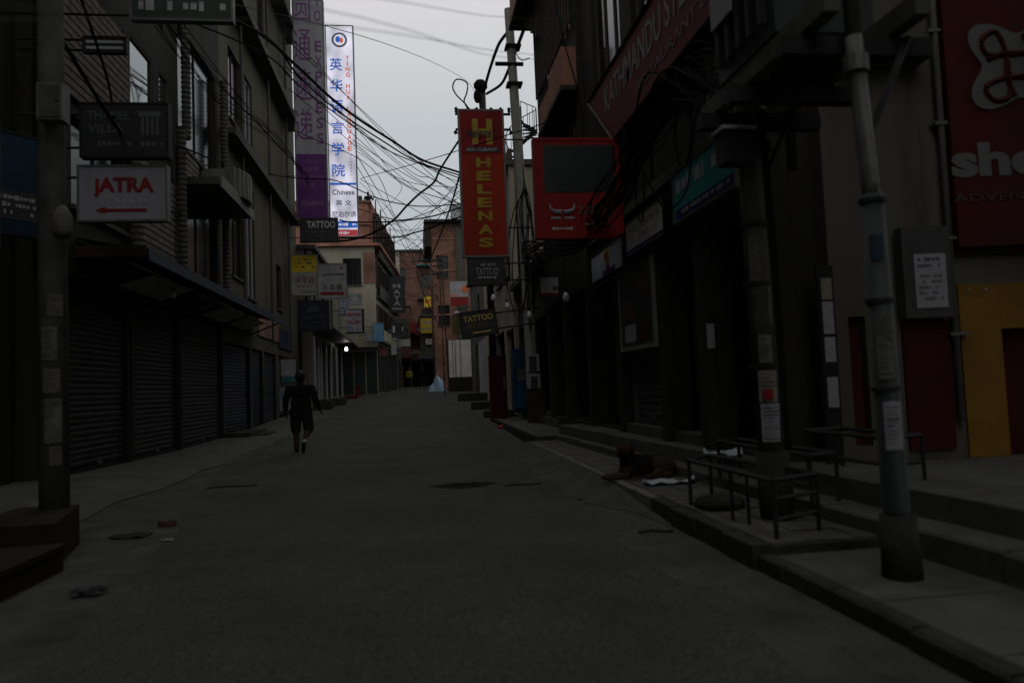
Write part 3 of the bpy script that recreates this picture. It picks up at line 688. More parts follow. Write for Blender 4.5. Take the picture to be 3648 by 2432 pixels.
# ---- right: taller house with salmon spandrels and timber screens
FR2 = Fr((3.4, 0), (0, 1), (-1, 0))
ops = [(14.4, 16.2, 5.4, 7.2), (16.6, 18.2, 5.4, 7.2), (14.4, 16.2, 8.6, 11), (16.6, 18.3, 8.6, 11), (14.4, 18.2, 12, 14.5)]
shops = [(14.3, 16.3, .5, 3.2), (16.6, 18.4, .5, 3.2)]
tR2 = building('house', 'dark house with salmon spandrels and timber screens beside the orange sign', FR2, 14.03, 18.6, .2, 16.6, WALLD, ops, shops, zshop=3.4)
for o in ops: window(tR2, FR2, *o, bars=3, sill=False)
for u0, u1, z0, z1, dd in ((14.1, 15.5, 7.2, 8.0, .3), (15.6, 17.3, 7.35, 7.95, .2), (17.0, 19.1, 10.9, 12.0, .55)):
    MB().box(u0, u1, .004, dd, z0, z1, FR2).build('salmon_spandrel', SALMON, tR2)
    MB().box(u0-.05, u1+.05, .004, dd+.05, z0-.1, z0-.004, FR2).build('spandrel_soffit', WOODD, tR2)
for i in range(17):                                       # timber curtain of upright laths
    u = 14.2+i*.25; MB().box(u, u+.06, .06, .1, 8.55, 10.5+.3*(i % 3), FR2).build('lath', WOODD, tR2)
MB().box(13.9, 18.7, .004, .7, 12.1, 12.3, FR2).build('eave', WOODD, tR2)
for i in range(14):
    u = 17.1+.11*i; MB().box(u, u+.1, .004, .12+.02*(i % 3)+.02*i, 9.6+.09*i, 10.78, FR2).build('roof_tile', WOODD, tR2)
# ---- right: cream building with roof terrace and spiral stair behind the orange sign
FRa = Fr((3.58, 0), (0, 1), (-1, 0))
tRa = building('shop', 'low dark shop between the timber house and the cream house', FRa, 18.63, 24.95, .2, 4.5, WALLD, [], [(18.9, 21.4, .46, 3.2), (21.8, 24.6, .46, 3.2)], zshop=3.5, shopback=1.0)
FR3 = Fr((3.45, 0), (0, 1), (-1, 0))
ops = [(25.6, 26.8, 5.2, 7), (28, 29.4, 5.2, 7), (32, 33.4, 5.2, 7)]
tR3 = building('house', 'cream house with roof terrace behind the leaning concrete pole', FR3, 25.0, 35.5, .3, 8.9, CREAM, ops, [(25.3, 27.5, .5, 3.3), (28, 31, .6, 3.4)], zshop=3.6, shopback=.8)
for o in ops: window(tR3, FR3, *o)
MB().box(25, 35.5, -.15, -.003, 9.12, 9.5, FR3).build('terrace_parapet', GREYPL, tR3)
ts = thing('spiral_stair', 'spiral steel stair on the roof terrace right of the concrete pole', 'stair', (4.2, 26.6, 9.11))
MB().tube([(4.2, 26.6, 9.11), (4.2, 26.6, 11.6)], .05, 8).build('newel_post', DKMETAL, ts)
hp = []
for i in range(14):
    a = i*.42+2.2; z = 9.2+i*.15; c, s = math.cos(a), math.sin(a)
    mb = MB(); mb.poly([(4.2+.05*c, 26.6+.05*s, z), (4.2+.62*math.cos(a-.2), 26.6+.62*math.sin(a-.2), z), (4.2+.62*math.cos(a+.2), 26.6+.62*math.sin(a+.2), z)], (0, 0, .04)); mb.build('tread', DKMETAL, ts)
    MB().tube([(4.2+.6*c, 26.6+.6*s, z+.04), (4.2+.6*c, 26.6+.6*s, z+.9)], .012, 5).build('baluster', DKMETAL, ts)
    hp.append((4.2+.6*c, 26.6+.6*s, z+.9))
MB().tube(hp, .018, 5).build('handrail', DKMETAL, ts)
# ---- right: shuttered shops, then the brick house
FR4 = Fr((3.9, 0), (0, 1), (-1, 0))
tR4 = building('house', 'grey house with pale shutter posts beyond the orange sign', FR4, 35.6, 49.5, .5, 8.0, GREYPL, [(38, 39.4, 5.2, 6.8), (43, 44.4, 5.2, 6.8)], [(36, 39, .9, 3.6), (40, 43, .9, 3.8), (44, 47, 1, 3.9)], zshop=4.2, shopback=.6)
for o in [(38, 39.4, 5.2, 6.8), (43, 44.4, 5.2, 6.8)]: window(tR4, FR4, *o)
for u in (36, 37.4, 38.8, 40.2, 41.6, 43): MB().box(u, u+.3, .003, .12, .9, 3.9, FR4).build('pale_post', GREYL, tR4)
FS5 = Fr((0, 58), (1, 0), (0, -1))
ops = [(2.0, 2.9, 10.0, 11.7), (2.0, 2.9, 6.2, 7.8)]
tR5 = building('brick_building', 'brown brick house with overhanging roof beyond the orange sign', FS5, 1.65, 9, 1.2, 14.3, BRICK2, ops, [], loc=(4, 58, 1.3), roof=False, zshop=4)
for o in ops: window(tR5, FS5, *o)
MB().box(1.1, 9.2, -7, .6, 14.303, 14.5, FS5).build('roof_overhang', TIN, tR5)
MB().box(1.1, 1.64, -6.9, .3, 12.4, 14.3, FS5).build('timber_gallery', WOODD, tR5)
MB().box(3.55, 4.3, .004, .25, 5, 14.2, FS5).build('grey_pilaster', GREYPL, tR5)
for z in (7, 10.5, 13): MB().box(1.66, 3.5, .004, .05, z, z+.1, FS5).build('string_course', BRICK, tR5)
# ---- unseen street continuation behind the camera, added tall and close to darken the foreground
for nm, lab, fr, u0, u1, h in (('shop_building', 'unseen right hand building beside and behind the camera, added to shade the street', Fr((5.4, 0), (0, 1), (-1, 0)), -30, 2.2, 16),
                               ('shop_building', 'unseen left hand building behind the camera, added to shade the street', Fr((-5.6, 0), (0, 1), (1, 0)), -40, -16.2, 16)):
    ops = [(u, u+1.4, z, z+1.6) for z in (4.4, 7.6, 10.8) for u in range(int(u0)+2, int(u1)-2, 4)]
    t = building(nm, lab, fr, u0, u1, 0, h, GREYPL, ops, [(u0+2, u0+5, .3, 3), (u0+7, u0+10, .3, 3)])
    for o in ops: window(t, fr, *o)

# ================================================================ THINGS ALONG THE LEFT SIDE
for lab, u0, u1, z0, z1, m in (('dark green roller shutter nearest the concrete pole', 12.5, 15.05, .14, 3.3, SHG),
                               ('middle of the three dark green roller shutters under the awning', 15.25, 18.05, .1, 3.3, SHG),
                               ('dark green roller shutter next to the blue shutters', 18.25, 21.9, .07, 3.3, SHG),
                               ('wide blue roller shutter next to the dark green shutters', 22.15, 25.5, .06, 2.85, SHB),
                               ('narrow middle blue roller shutter', 25.8, 27.6, .1, 2.85, SHB),
                               ('blue roller shutter farthest along, before the posters', 27.9, 30.15, .14, 2.85, SHB)):
    shutter(lab, FL, u0, u1, z0+gz((u0+u1)/2)*.5, z1, m, 'roller shutters on the left')
for u in (30.7, 32.0): shutter(('left' if u < 31 else 'right')+' one of two pale grey shutters behind the walking person', FL, u, u+1.25, gz(32)+.1, 2.9, SHY, 'pale shutters behind the walker', False)
for i, (u0, u1, z0, z1, _) in enumerate([(36.7, 38.6, 1, 4, 0), (38.9, 40.8, 1, 4, 0), (41.1, 43, 1, 4, 0), (43.4, 46.3, 1, 4, 0), (46.6, 49.4, 1, 4, 0)]):
    shutter(('first', 'second', 'third', 'fourth', 'fifth', 'sixth')[i]+' dull shutter from the near end of the low cream building', FL3, u0, u1, z0+.02, z1, SHY if i % 2 else WALLD, 'shutters of the low cream building', False)
for i, (u0, u1, z0, z1) in enumerate([(36, 39, .9, 3.6), (40, 43, .9, 3.8), (44, 47, 1, 3.9)]):
    shutter(('nearest', 'middle', 'farthest')[i]+' grey shutter of the grey house beyond the orange sign', FR4, u0, u1, z0+.02, z1, SHY, 'shutters of the grey house', False)
# awning over the shutters
aw = thing('awning', 'long dark tin awning with blue edge over the left shutters', 'awning', (-4.9, 19.5, 3.4))
mb = MB(); n = 13
for i in range(n):
    y0, y1 = 12.75+i*1.04, 12.75+(i+1)*1.04-.01
    o = MB().poly([(-5.38, y0, 3.98), (-4.3, y0, 3.74), (-4.3, y1, 3.74), (-5.38, y1, 3.98)], (0, 0, .02)).build('awning_sheet', TIN, aw)
MB().box(-4.298, -4.27, 12.75, 26.3, 3.6, 3.8).build('blue_edge', TINB, aw)
MB().box(-5.4, -4.3, 12.70, 12.745, 3.66, 3.84).build('red_end_edge', RUST, aw)
for y in (12.8, 15.3, 17.8, 20.3, 22.8, 25.3): MB().bar((-5.38, y, 3.3), (-4.35, y, 3.7), .035).build('strut', DKMETAL, aw)
for i in range(4):
    y = 14+i*2.6; MB().poly([(-5.2, y, 3.36), (-4.6, y, 3.55), (-4.6, y+2.2, 3.55), (-5.2, y+2.2, 3.36)], (0, 0, .015)).build('sagging_sheet', OFFW if i != 1 else TIN, aw)
# concrete pole, its block and boxes
pl = thing('utility_pole', 'thick concrete utility pole at the far left covered in torn bills', 'pole', (-3.28, 7.3, 0))
MB().tube([(-3.28, 7.3, 0), (-3.30, 7.3, 4), (-3.32, 7.3, 9)], [.125, .115, .095], 12).build('shaft', POLEC, pl, smooth=True)
def pole_paper(parent, px, py, r, a0, a1, z0, z1, m, name='bill'):
    mb = MB(); n = 6; vs = []
    for z in (z0, z1):
        for i in range(n+1): a = a0+(a1-a0)*i/n; vs.append((px+r*math.cos(a), py+r*math.sin(a), z))
    mb.add(vs, [(i, i+1, n+2+i, n+1+i) for i in range(n)]); o = mb.build(name, m, parent)
    if name == 'bill':
        pm = MB(); z = z1-.03; r2 = r+.0015
        while z > z0+.025:
            b0 = a0+(a1-a0)*.12; b1 = b0+(a1-a0)*random.uniform(.35, .78); hh = random.choice((.004, .006, .011))
            pm.add([(px+r2*math.cos(b0+(b1-b0)*k/3), py+r2*math.sin(b0+(b1-b0)*k/3), q) for q in (z-hh, z) for k in range(4)], [(k, k+1, k+5, k+4) for k in range(3)]); z -= random.uniform(.018, .034)
        q = pm.build('small_print', INK, o); q['kind'] = 'stuff'
    return o
random.seed(5)
for z0, z1, a0, a1, m in ((.95, 1.35, -1.7, -.6, BILL), (1.4, 1.62, -1.8, -.7, BILL2), (1.7, 2.0, -1.9, -.9, BILL), (2.1, 2.3, -1.5, -.5, BILL2), (.75, .92, -1.4, -.6, BILL2)):
    pole_paper(pl, -3.29, 7.3, .128, a0, a1, z0, z1, m)
bx_ = thing('pole_box', 'grey metal box high on the concrete pole at the left', 'box', (-3.2, 7.17, 3.86))
MB().box(-3.3, -3.08, 7.02, 7.17, 3.86, 4.2).build('case', GALV, bx_); MB().box(-3.28, -3.1, 7.005, 7.018, 3.88, 4.18).build('lid', POLEC, bx_); MB().ball((-3.12, 7.0, 4.03), .012).build('latch', DKMETAL, bx_)
bx2 = thing('pole_lamp', 'pale rounded lamp housing on the concrete pole at the left', 'lamp', (-3.12, 7.14, 2.8))
MB().tube([(-3.12, 7.1, 2.8), (-3.12, 7.1, 2.84), (-3.12, 7.1, 3.0), (-3.12, 7.1, 3.09)], [.06, .085, .085, .03], 10).build('housing', BILL2, bx2, smooth=True)
MB().bar((-3.12, 7.1, 3.05), (-3.25, 7.25, 3.12), .025).build('arm', DKMETAL, bx2)
blk = thing('concrete_block', 'low brown concrete planter wall at the foot of the left pole', 'planter', (-3.7, 6.0, 0))
MB().prism([(-5.1, 4.6), (-2.78, 5.0), (-2.76, 6.28), (-5.1, 6.2)], 0, .17).build('body', mat('dark_brown_concrete', (.026, .02, .016), .9, .4, 3, .4, .1), blk)
MB().prism([(-5.14, 4.57), (-2.75, 4.97), (-2.74, 6.3), (-5.14, 6.22)], .172, .21).build('coping', mat('dark_brown_concrete', (.026, .02, .016)), blk)
MB().prism([(-3.62, 6.32), (-2.84, 6.34), (-3.13, 7.44), (-3.66, 7.46)], 0, .36).build('pole_footing', mat('dark_brown_concrete', (.026, .02, .016)), blk)
# projecting signs
t = sign('hanging_sign', 'black hanging sign with grey lettering and column emblem, above the white one', -4.18, 11.5, 5.34, 1.26, .84, BLACKP, DKMETAL, .14, bracket=-.9)
DIMG = mat('dim_grey_paint', (.09, .095, .1), .6)
letter(t, 'THAMEL', -.22, .64, .6, .13, DIMG, .02); letter(t, 'VILLA', -.26, .44, .5, .13, DIMG, .02)
mb = MB(); mb.box(.2, .52, -.01, -.004, .62, .7)
for i in range(4): mb.box(.24+i*.07, .28+i*.07, -.01, -.004, .34, .61)
mb.build('column_emblem', DIMG, t, local=True); scrawl(t, -.45, .55, .14, .28, DIMG, 1)
t = sign('hanging_sign', 'white hanging sign with red lettering and red arrow', -4.25, 11.6, 4.41, 1.28, .86, WHITEP, GALV, .14, bracket=-.9)
letter(t, 'jATRA', .02, .52, .86, .3, mat('dull_red_lettering', (.19, .012, .012), .6), .045); letter(t, 'Cafe & Bar', .1, .31, .62, .1, GREYL)
MB().poly([(-.38, -.005, .17), (-.24, -.005, .22), (-.24, -.005, .19), (.34, -.005, .19), (.34, -.005, .15), (-.24, -.005, .15), (-.24, -.005, .12)], (0, -.006, 0)).build('arrow', REDP, t, local=True)
t = sign('hanging_sign', 'dull green hanging sign cut off by the top of the picture', -3.19, 11, 7.0, 1.44, .42, mat('dull_green_vinyl', (.03, .05, .035), .6), GALV, .1, bracket=-1.9)
scrawl(t, -.6, .62, .1, .34, GREYL, 1)
t = sign('hanging_sign', 'small dim sign with two pale stripes above the black sign', -4.43, 11.45, 6.62, .62, .26, BLACKP, DKMETAL, .06, bracket=-.9)
for z in (.06, .15): MB().box(-.26, .26, -.008, -.003, z, z+.04).build('stripe', GREYL, t, local=True)
t = sign('shop_sign', 'blue and white shop sign at the left edge', -5.2, 10.4, 4.23, .8, 1.4, DULLB, BLACKP, .06, rz=.9, bracket=None)
MB().box(-.34, .34, -.006, -.002, .22, .6).build('white_band', mat('dull_band', (.05, .05, .05), .7), t, local=True); scrawl(t, -.3, .3, .26, .56, GREYL, 3, -.005)
dr = sign('shop_sign', 'dark red board in front of the blue sign at the left edge', -5.0, 9.2, 3.9, .5, 1.5, REDD, BLACKP, .06, rz=.3)
# tall vertical signs on the beige building
t = sign('vertical_sign', 'tall unlit grey and purple vertical sign with purple characters', -4.22, 33, 13.9, 1.38, 10.0, WHITEP, GALV, .3, bracket=-.9, fw=.05)
MB().box(-.63, .63, -.006, -.002, .08, 2.95).build('purple_field', PURP, t, local=True)
PURPL = mat('purple_lettering', (.16, .05, .17), .5)
column_text(t, '圆通速递', -.28, 10.6, 3.4, .78, PURPL, .0, .2); column_text(t, 'YTO EXPRESS', .42, 11.0, 3.3, .3, PURPL, .02, .28)
for r in range(4): letter(t, ('9851041070', '9841210575', '9808409231', '9802047153')[r] if False else '', 0, 0, 1, 1, PURPL)
scrawl(t, -.35, .55, 1.4, 2.8, PURPL, 4, -.006); MB().poly([(-.5, -.008, .75), (-.22, -.008, 1.0), (-.22, -.008, .85), (.5, -.008, .85), (.5, -.008, .65), (-.22, -.008, .65), (-.22, -.008, .5)], (0, -.006, 0)).build('arrow', PURPL, t, local=True)
t = sign('lightbox_sign', 'tall backlit white vertical sign with blue characters and round emblem', -3.12, 36, 13.99, 1.36, 10.5, LIGHTBOX, GALV, .3, bracket=-1.5, fw=.05)
H = 10.5
MB().tube([(0, .0, H-.75), (0, -.012, H-.75)], .37, 28).build('emblem_ring', LB_INK, t, local=True)
MB().tube([(0, -.011, H-.75), (0, -.02, H-.75)], .28, 28).build('emblem_disc', LIGHTBOX, t, local=True)
MB().ball((-.07, -.02, H-.73), (.12, .01, .16)).build('emblem_blue', LB_BLUE, t, local=True); MB().ball((.1, -.022, H-.78), (.08, .01, .14)).build('emblem_red', LB_ORANGE, t, local=True)
column_text(t, '英华语言学院', -.2, H-1.45, 2.75, .6, LB_BLUE, .012, .4)
column_text(t, 'YING HUA LANGUAGE', .36, H-1.5, 4.2, .19, LB_ORANGE, .03, .22)
for i, ch in enumerate('ACADEMY'): letter(t, ch, .4, 4.0-i*.16, .07, .08, LB_INK, name='character')
MB().box(-.62, .62, -.008, -.002, 2.55, 2.66).build('blue_rule', LB_BLUE, t, local=True)
letter(t, 'Chinese', 0, 2.2, 1.05, .26, LB_INK, .015); letter(t, '英 文', 0, 1.68, .75, .26, LB_INK, .012); letter(t, '尼泊尔语', 0, 1.12, 1.15, .3, LB_INK, .012)
MB().box(-.62, .62, -.008, -.002, .46, .78).build('blue_band', LB_BLUE, t, local=True); MB().box(-.62, .62, -.008, -.002, .06, .36).build('red_band', LB_RED, t, local=True)
scrawl(t, -.55, .55, .5, .74, LIGHTBOX, 1, -.006); scrawl(t, -.55, .55, .1, .32, LIGHTBOX, 1, -.006)
t = sign('hanging_sign', 'black sign with pale tattoo lettering below the purple sign', -3.91, 32.6, 8.37, 1.62, 1.08, BLACKP, DKMETAL, .14, bracket=-.6)
letter(t, 'TATTOO', .1, .78, 1.2, .3, GREYL, .03); scrawl(t, -.55, .6, .2, .55, mat('dim_lettering', (.06, .06, .06), .6), 2)
t = sign('hanging_sign', 'yellow over white hanging sign with red characters against the beige wall', -4.7, 33.4, 6.54, 1.16, 1.86, OFFW, GALV, .12)
MB().box(-.55, .55, -.007, -.002, 1.05, 1.8).build('yellow_field', YELP, t, local=True); scrawl(t, -.4, .45, 1.2, 1.7, INK, 3, -.007, dens=.5)
letter(t, '天食品', .02, .72, .85, .3, LB_RED if False else REDD, .01); scrawl(t, -.4, .4, .38, .5, REDD, 1); scrawl(t, -.2, .45, .1, .25, REDD, 1)
t = sign('hanging_sign', 'pale slanting hanging sign with black lettering and red arrow', -3.56, 34, 6.34, 1.34, 1.6, OFFW, GALV, .12, rz=.12)
letter(t, 'JAPANESE', .08, 1.08, .95, .14, INK, .03); letter(t, 'ふる里', .0, .52, .95, .24, INK, .02); scrawl(t, -.3, .55, .72, .95, mat('pink_print', (.4, .28, .26), .6), 2)
MB().ball((.42, -.004, 1.38), (.06, .006, .06)).build('red_dot', REDP, t, local=True); scrawl(t, -.5, .0, 1.25, 1.4, mat('pink_print', (.4, .28, .26)), 1)
MB().poly([(-.58, -.006, .23), (-.42, -.006, .32), (-.42, -.006, .3), (.5, -.006, .3), (.5, -.006, .16), (-.42, -.006, .16), (-.42, -.006, .14)], (0, -.006, 0)).build('arrow', REDD, t, local=True)
t = sign('hanging_sign', 'dark navy hanging sign with faint mountain under the pale signs', -4.29, 33.1, 4.7, 1.36, 1.36, mat('dark_navy_vinyl', (.008, .012, .022), .5), DKMETAL, .12)
dim = mat('dim_blue_grey', (.035, .045, .055), .6)
MB().poly([(-.4, -.005, .85), (-.1, -.005, 1.1), (.1, -.005, 1.15), (.4, -.005, .85)], (0, -.005, 0)).build('mountain', dim, t, local=True)
letter(t, 'TREKKING TEAM', .02, .62, 1.1, .16, dim, .02); scrawl(t, -.55, .55, .12, .45, dim, 2)
for lab, x, Y_, z, w, h, f, rows, ink in (('tall narrow pale blue paper sign by the cream wall', -4.13, 45.9, 6.75, .56, 1.6, OFFW, 6, BLUEP),
                                     ('small white sign with green lettering on the cream wall', -3.45, 46.4, 7.0, .78, .68, OFFW, 3, mat('green_print', (.05, .15, .08), .6)),
                                     ('light blue vertical sign at the corner of the cream building', -2.28, 49.7, 5.18, .72, 1.26, LBLUE, 7, OFFW),
                                     ('black sign with small white bowl logo below the black vertical sign', -1.08, 53.9, 5.69, .88, 1.02, BLACKP, 1, GREYL),
                                     ('small white sign far down the left side', -.65, 55, 4.76, .89, .58, OFFW, 2, GREYL),
                                     ('narrow white sign below the small white sign far down', -1.4, 54, 4.23, .43, .79, OFFW, 3, GREYL),
                                     ('yellow and white sign far down the street under the red awning', 1.5, 70, 7.25, 1.6, 1.45, YELP, 2, OFFW),
                                     ('bright yellow board high on the far building', 1.89, 78, 10.46, 1.3, 1.15, YELP, 1, ORANGE)):
    t = sign('hanging_sign', lab, x, Y_, z, w, h, f, GALV, .08, fw=.02, bracket=-.5 if x < 0 else .6)
    scrawl(t, -w*.42, w*.42, h*.1, h*.9, ink, rows, 0, dens=.6)
t = sign('hanging_sign', 'white sign with red gallery lettering on the cream wall', -3.55, 45.8, 5.62, .98, 1.36, WHITEP, GALV, .08, fw=.02, bracket=-.5)
letter(t, 'NIRVANA', 0, 1.05, .86, .22, REDP, .03); letter(t, 'ART', 0, .82, .3, .12, REDP, .02); letter(t, 'GALLERY', 0, .6, .86, .22, REDP, .03); scrawl(t, -.42, .42, .08, .4, NAVY, 3)
t = sign('vertical_sign', 'black vertical sign with four white letters far down the left side', -1.08, 54, 8.21, 1.17, 2.66, BLACKP, DKMETAL, .14, bracket=-.7)
column_text(t, 'MAYA', 0, 2.15, .48, .52, WHITEP, .03, .22); letter(t, 'HOME', 0, .3, .75, .12, GREYL, .03); MB().poly([(-.2, -.005, 2.25), (0, -.005, 2.55), (.2, -.005, 2.25), (0, -.005, 2.35)], (0, -.005, 0)).build('star_logo', dim, t, local=True)
for lab, x, Y_, z, w, h, f in (('small faded red sign under the light blue vertical sign', -2.0, 50.3, 3.9, .6, .5, mat('faded_red', (.16, .03, .025), .7)), ('small grey white sign left of the light blue vertical sign', -2.9, 49.5, 4.85, .5, .4, OFFW),
                               ('dim teal sign far down the left side above the white signs', -1.6, 56.5, 5.6, .6, .7, TEALW), ('dim brown signboard over the far dark doorway', .2, 78, 5.2, 1.1, .5, RUST),
                               ('pale sheet sign on the far green house', 1.6, 77.4, 6.2, .7, .6, OFFW), ('dull green sign high on the far brick house', -.9, 81.5, 8.6, .7, .9, mat('dull_green_sign', (.03, .07, .04), .7))):
    t = sign('hanging_sign', lab, x, Y_, z, w, h, f, GALV, .06, fw=.02, bracket=-.4 if x < 0 else .4); scrawl(t, -w*.4, w*.4, h*.15, h*.85, BILL, 2)
# posters behind the walker, lit bulb, small shop bulbs, red sill
t = sign('poster_board', 'pale poster board with teal foot beside the walking person', -4.72, 28.9, 2.2, .62, .95, OFFW, DKMETAL, .05, cat='poster'); MB().box(-.28, .28, -.006, -.002, .04, .28).build('teal_foot', TEALW, t, local=True)
t = sign('poster_board', 'white poster partly hidden by the walking person', -4.66, 28.2, 1.15, .66, .95, PAPER, DKMETAL, .05, cat='poster'); scrawl(t, -.25, .25, .4, .8, LBLUE, 3)
def bulb(lab, x, y, z, top, lit=False, s=1.):
    b = thing('light_bulb', lab, 'bulb', (x, y, z)); m = BULBON if lit else BULBG
    MB().tube([(x, y, z-.06*s), (x, y, z-.045*s), (x, y, z), (x, y, z+.04*s), (x, y, z+.08*s)], [.012*s, .04*s, .055*s, .04*s, .02*s], 10).build('glass', m, b, smooth=True)
    MB().tube([(x, y, z+.081*s), (x, y, z+.13*s)], .022*s, 8).build('socket', BLACK, b)
    MB().tube([(x, y, z+.131*s), (x, y, top)], .006, 5).build('flex', BLACK, b)
    return b
bulb('single lit white bulb in front of the low cream building', -3.98, 45, 3.85, 4.24, True, 1.7)
bulb('unlit white bulb hanging under the left awning', -4.7, 15.4, 3.36, 3.78)
sb = thing('red_bench', 'low red railed step in front of the low cream building', 'step', (-3.85, 47, gz(47)))
MB().box(-4.2, -3.45, 45.4, 49.2, gz(47)-.1, gz(47)+.14).build('base', mat('dull_red_paint', (.09, .008, .008), .7), sb)
for i in range(8): MB().box(-3.56, -3.48, 45.5+i*.5, 45.56+i*.5, gz(47)+.142, gz(47)+.7).build('rail_post', mat('dull_red_paint', (.09, .008, .008), .7), sb)
MB().box(-3.57, -3.47, 45.4, 49.2, gz(47)+.702, gz(47)+.76).build('top_rail', mat('dull_red_paint', (.09, .008, .008), .7), sb)
stp = thing('entrance_step', 'rough concrete entrance step in front of the wide blue shutter', 'step', (-5.0, 22.9, 0))
MB().prism([(-5.38, 21.9), (-4.7, 21.95), (-4.66, 24.2), (-5.38, 24.3)], gz(22), gz(22)+.16).build('tread', KERB, stp); MB().prism([(-4.7, 22.4), (-4.3, 22.5), (-4.35, 24), (-4.66, 24.1)], gz(22), gz(22)+.08).build('foot_slab', KERB, stp)
for i, (x0, x1, y0, y1, z) in enumerate(((-4.74, -3.9, 35.5, 38.5, .28), (-4.74, -3.6, 38.8, 41.5, .22))):
    tag(MB().prism([(x0, y0), (x1, y0+.2), (x1-.1, y1), (x0, y1)], gz(y0)-.1, gz(y1)+z).build('entrance_step', KERB), ('first', 'second')[i]+' dark step up to the low cream building, from the near end', 'step')

# ================================================================ THINGS ALONG THE RIGHT SIDE
shutter('grey roller shutter behind the lying dog', FRt, 9.98, 11.72, .62, 3.05, SHY)
tag(MB().box(9.95, 11.75, -.3, .1, .462, .615, FRt).build('door_sill', STEP), 'concrete sill under the grey shutter behind the dog', 'sill')
tag(MB().box(8.5, 9.6, -.3, .05, .462, .6, FRt).build('door_sill', STEP), 'concrete sill of the dark doorway beside the hanging paper strip', 'sill')
shutter('dark shutter behind the thick poster-covered pole', Fr((3.85, 0), (0, 1), (-1, 0)), 6.9, 8.1, .5, 1.75, SHY)
for i, (u0, u1) in enumerate(((8.52, 9.6), (12.02, 13.88))):
    d = thing('folding_door', ('dark folding door in the doorway right of the grey shutter', 'dark folding door left of the grey shutter')[i], 'door', FRt(u0, -.3, .5))
    n = 4; w = (u1-u0)/n
    for k in range(n): MB().box(u0+k*w+.01, u0+(k+1)*w-.01, -.36+.05*(k % 2), -.31+.05*(k % 2), .61, 3.05, FRt).build('leaf', WOODD, d)
pb = thing('poster_case', 'white framed poster case with coloured pictures above the grey shutter', 'poster', FRt(10.6, .05, 1.75))
MB().box(9.9, 11.55, .16, .19, 1.82, 3.0, FRt).build('board', mat('dark_green_board', (.02, .035, .022), .7), pb)
for u0, u1, z0, z1 in ((11.5, 11.56, 1.76, 3.05), (9.84, 9.9, 1.76, 3.05), (9.9, 11.5, 1.76, 1.82)): MB().box(u0, u1, .15, .2, z0, z1, FRt).build('frame', mat('aged_frame', (.16, .16, .14), .7), pb)
for k, (u, z, m) in enumerate(((11.0, 2.7, SHG), (10.3, 2.7, RUST), (11.0, 2.35, RUST), (10.3, 2.35, SHG), (11.0, 2.02, PAPER), (10.3, 2.02, MAROON))):
    MB().box(u-.28, u+.28, .192, .196, z-.13, z+.13, FRt).build('picture', m, pb)
# fascia signs over the shops (they stand just off the wall, facing the street)
def fascia(name, label, u0, u1, z0, z1, face, frame, n0=.16, tilt=0):
    t = thing(name, label, 'sign', FRt((u0+u1)/2, n0, z0))
    MB().box(u0+.03, u1-.03, n0, n0+.08, z0+.03, z1-.03, FRt).build('panel', face, t)
    f = MB()
    for a in ((u0, u0+.03, z0, z1), (u1-.03, u1, z0, z1), (u0+.03, u1-.03, z0, z0+.03), (u0+.03, u1-.03, z1-.03, z1)): f.box(a[0], a[1], n0-.01, n0+.095, a[2], a[3], FRt)
    f.build('frame', frame, t); return t
t = fascia('fascia_sign', 'teal green and white shop sign left of the thick pole', 6.95, 8.75, 3.2, 3.84, GREENP, GALV)
scrawl(t, 7.0, 8.68, 3.46, 3.8, FASW, 1, .24, FRt, .95, 'big_print'); MB().box(7.0, 8.66, .242, .245, 3.24, 3.36, FRt).build('blue_band', NAVY, t); scrawl(t, 7.05, 8.5, 3.26, 3.35, GREYL, 1, .246, FRt)
t = fascia('fascia_sign', 'worn white shop sign between the green and pale blue signs', 9.1, 10.85, 3.15, 3.7, FASW, DKMETAL)
MB().box(9.15, 10.8, .242, .245, 3.2, 3.25, FRt).build('blue_rule', NAVY, t); scrawl(t, 9.3, 10.6, 3.3, 3.6, mat('faint_print', (.38, .37, .36), .7), 2, .24, FRt)
t = fascia('fascia_sign', 'pale blue white shop sign with red and yellow emblem', 11.02, 13.1, 3.06, 3.58, mat('pale_blue_vinyl', (.55, .6, .68), .5), DKMETAL)
MB().ball(FRt(12.0, .245, 3.4), (.006, .2, .13)).build('emblem', YELP, t); MB().ball(FRt(12.0, .25, 3.4), (.006, .1, .09)).build('emblem_heart', REDP, t); MB().ball(FRt(11.95, .245, 3.22), (.006, .12, .06)).build('emblem_foot', REDP, t)
MB().box(11.5, 12.3, .242, .246, 3.1, 3.18, FRt).build('blue_band', NAVY, t)
t = sign('fascia_sign', 'white money exchange sign with red band, mostly in shadow', 3.42, 16.9, 3.57, .95, .5, OFFW, DKMETAL, .08)
letter(t, 'MONEY', .1, .2, .5, .13, INK, .03); MB().box(-.44, .44, -.006, -.002, .04, .1).build('red_band', REDD, t, local=True)
# steak house sign: an upright board with a slanting far end
SB = Fr((3.32, 0), (0, 1), (-1, 0)); SBF = Fr((3.32, 0), (0, -1), (-1, 0))
t = thing('fascia_sign', 'long red steak house sign with slanting end under the timber house', 'sign', (3.35, 9.3, 5.25))
STR = mat('steak_sign_red', (.09, .004, .0035), .7, .25, 1.5, 0, .15, stain=((.08, .004, .004), 1.3, .6), streak=True)
MB().poly([(3.32, 5.9, 5.2), (3.32, 11.45, 5.2), (3.32, 13.0, 6.42), (3.32, 5.9, 6.42)], (.08, 0, 0)).build('panel', STR, t)
for p, q in (((5.9, 5.2), (11.45, 5.2)), ((11.45, 5.2), (13.0, 6.42)), ((13.0, 6.42), (5.9, 6.42))): MB().bar((3.31, p[0], p[1]), (3.31, q[0], q[1]), .035).build('frame', POLEC, t)
STW = mat('steak_sign_white', (.11, .1, .095), .6)
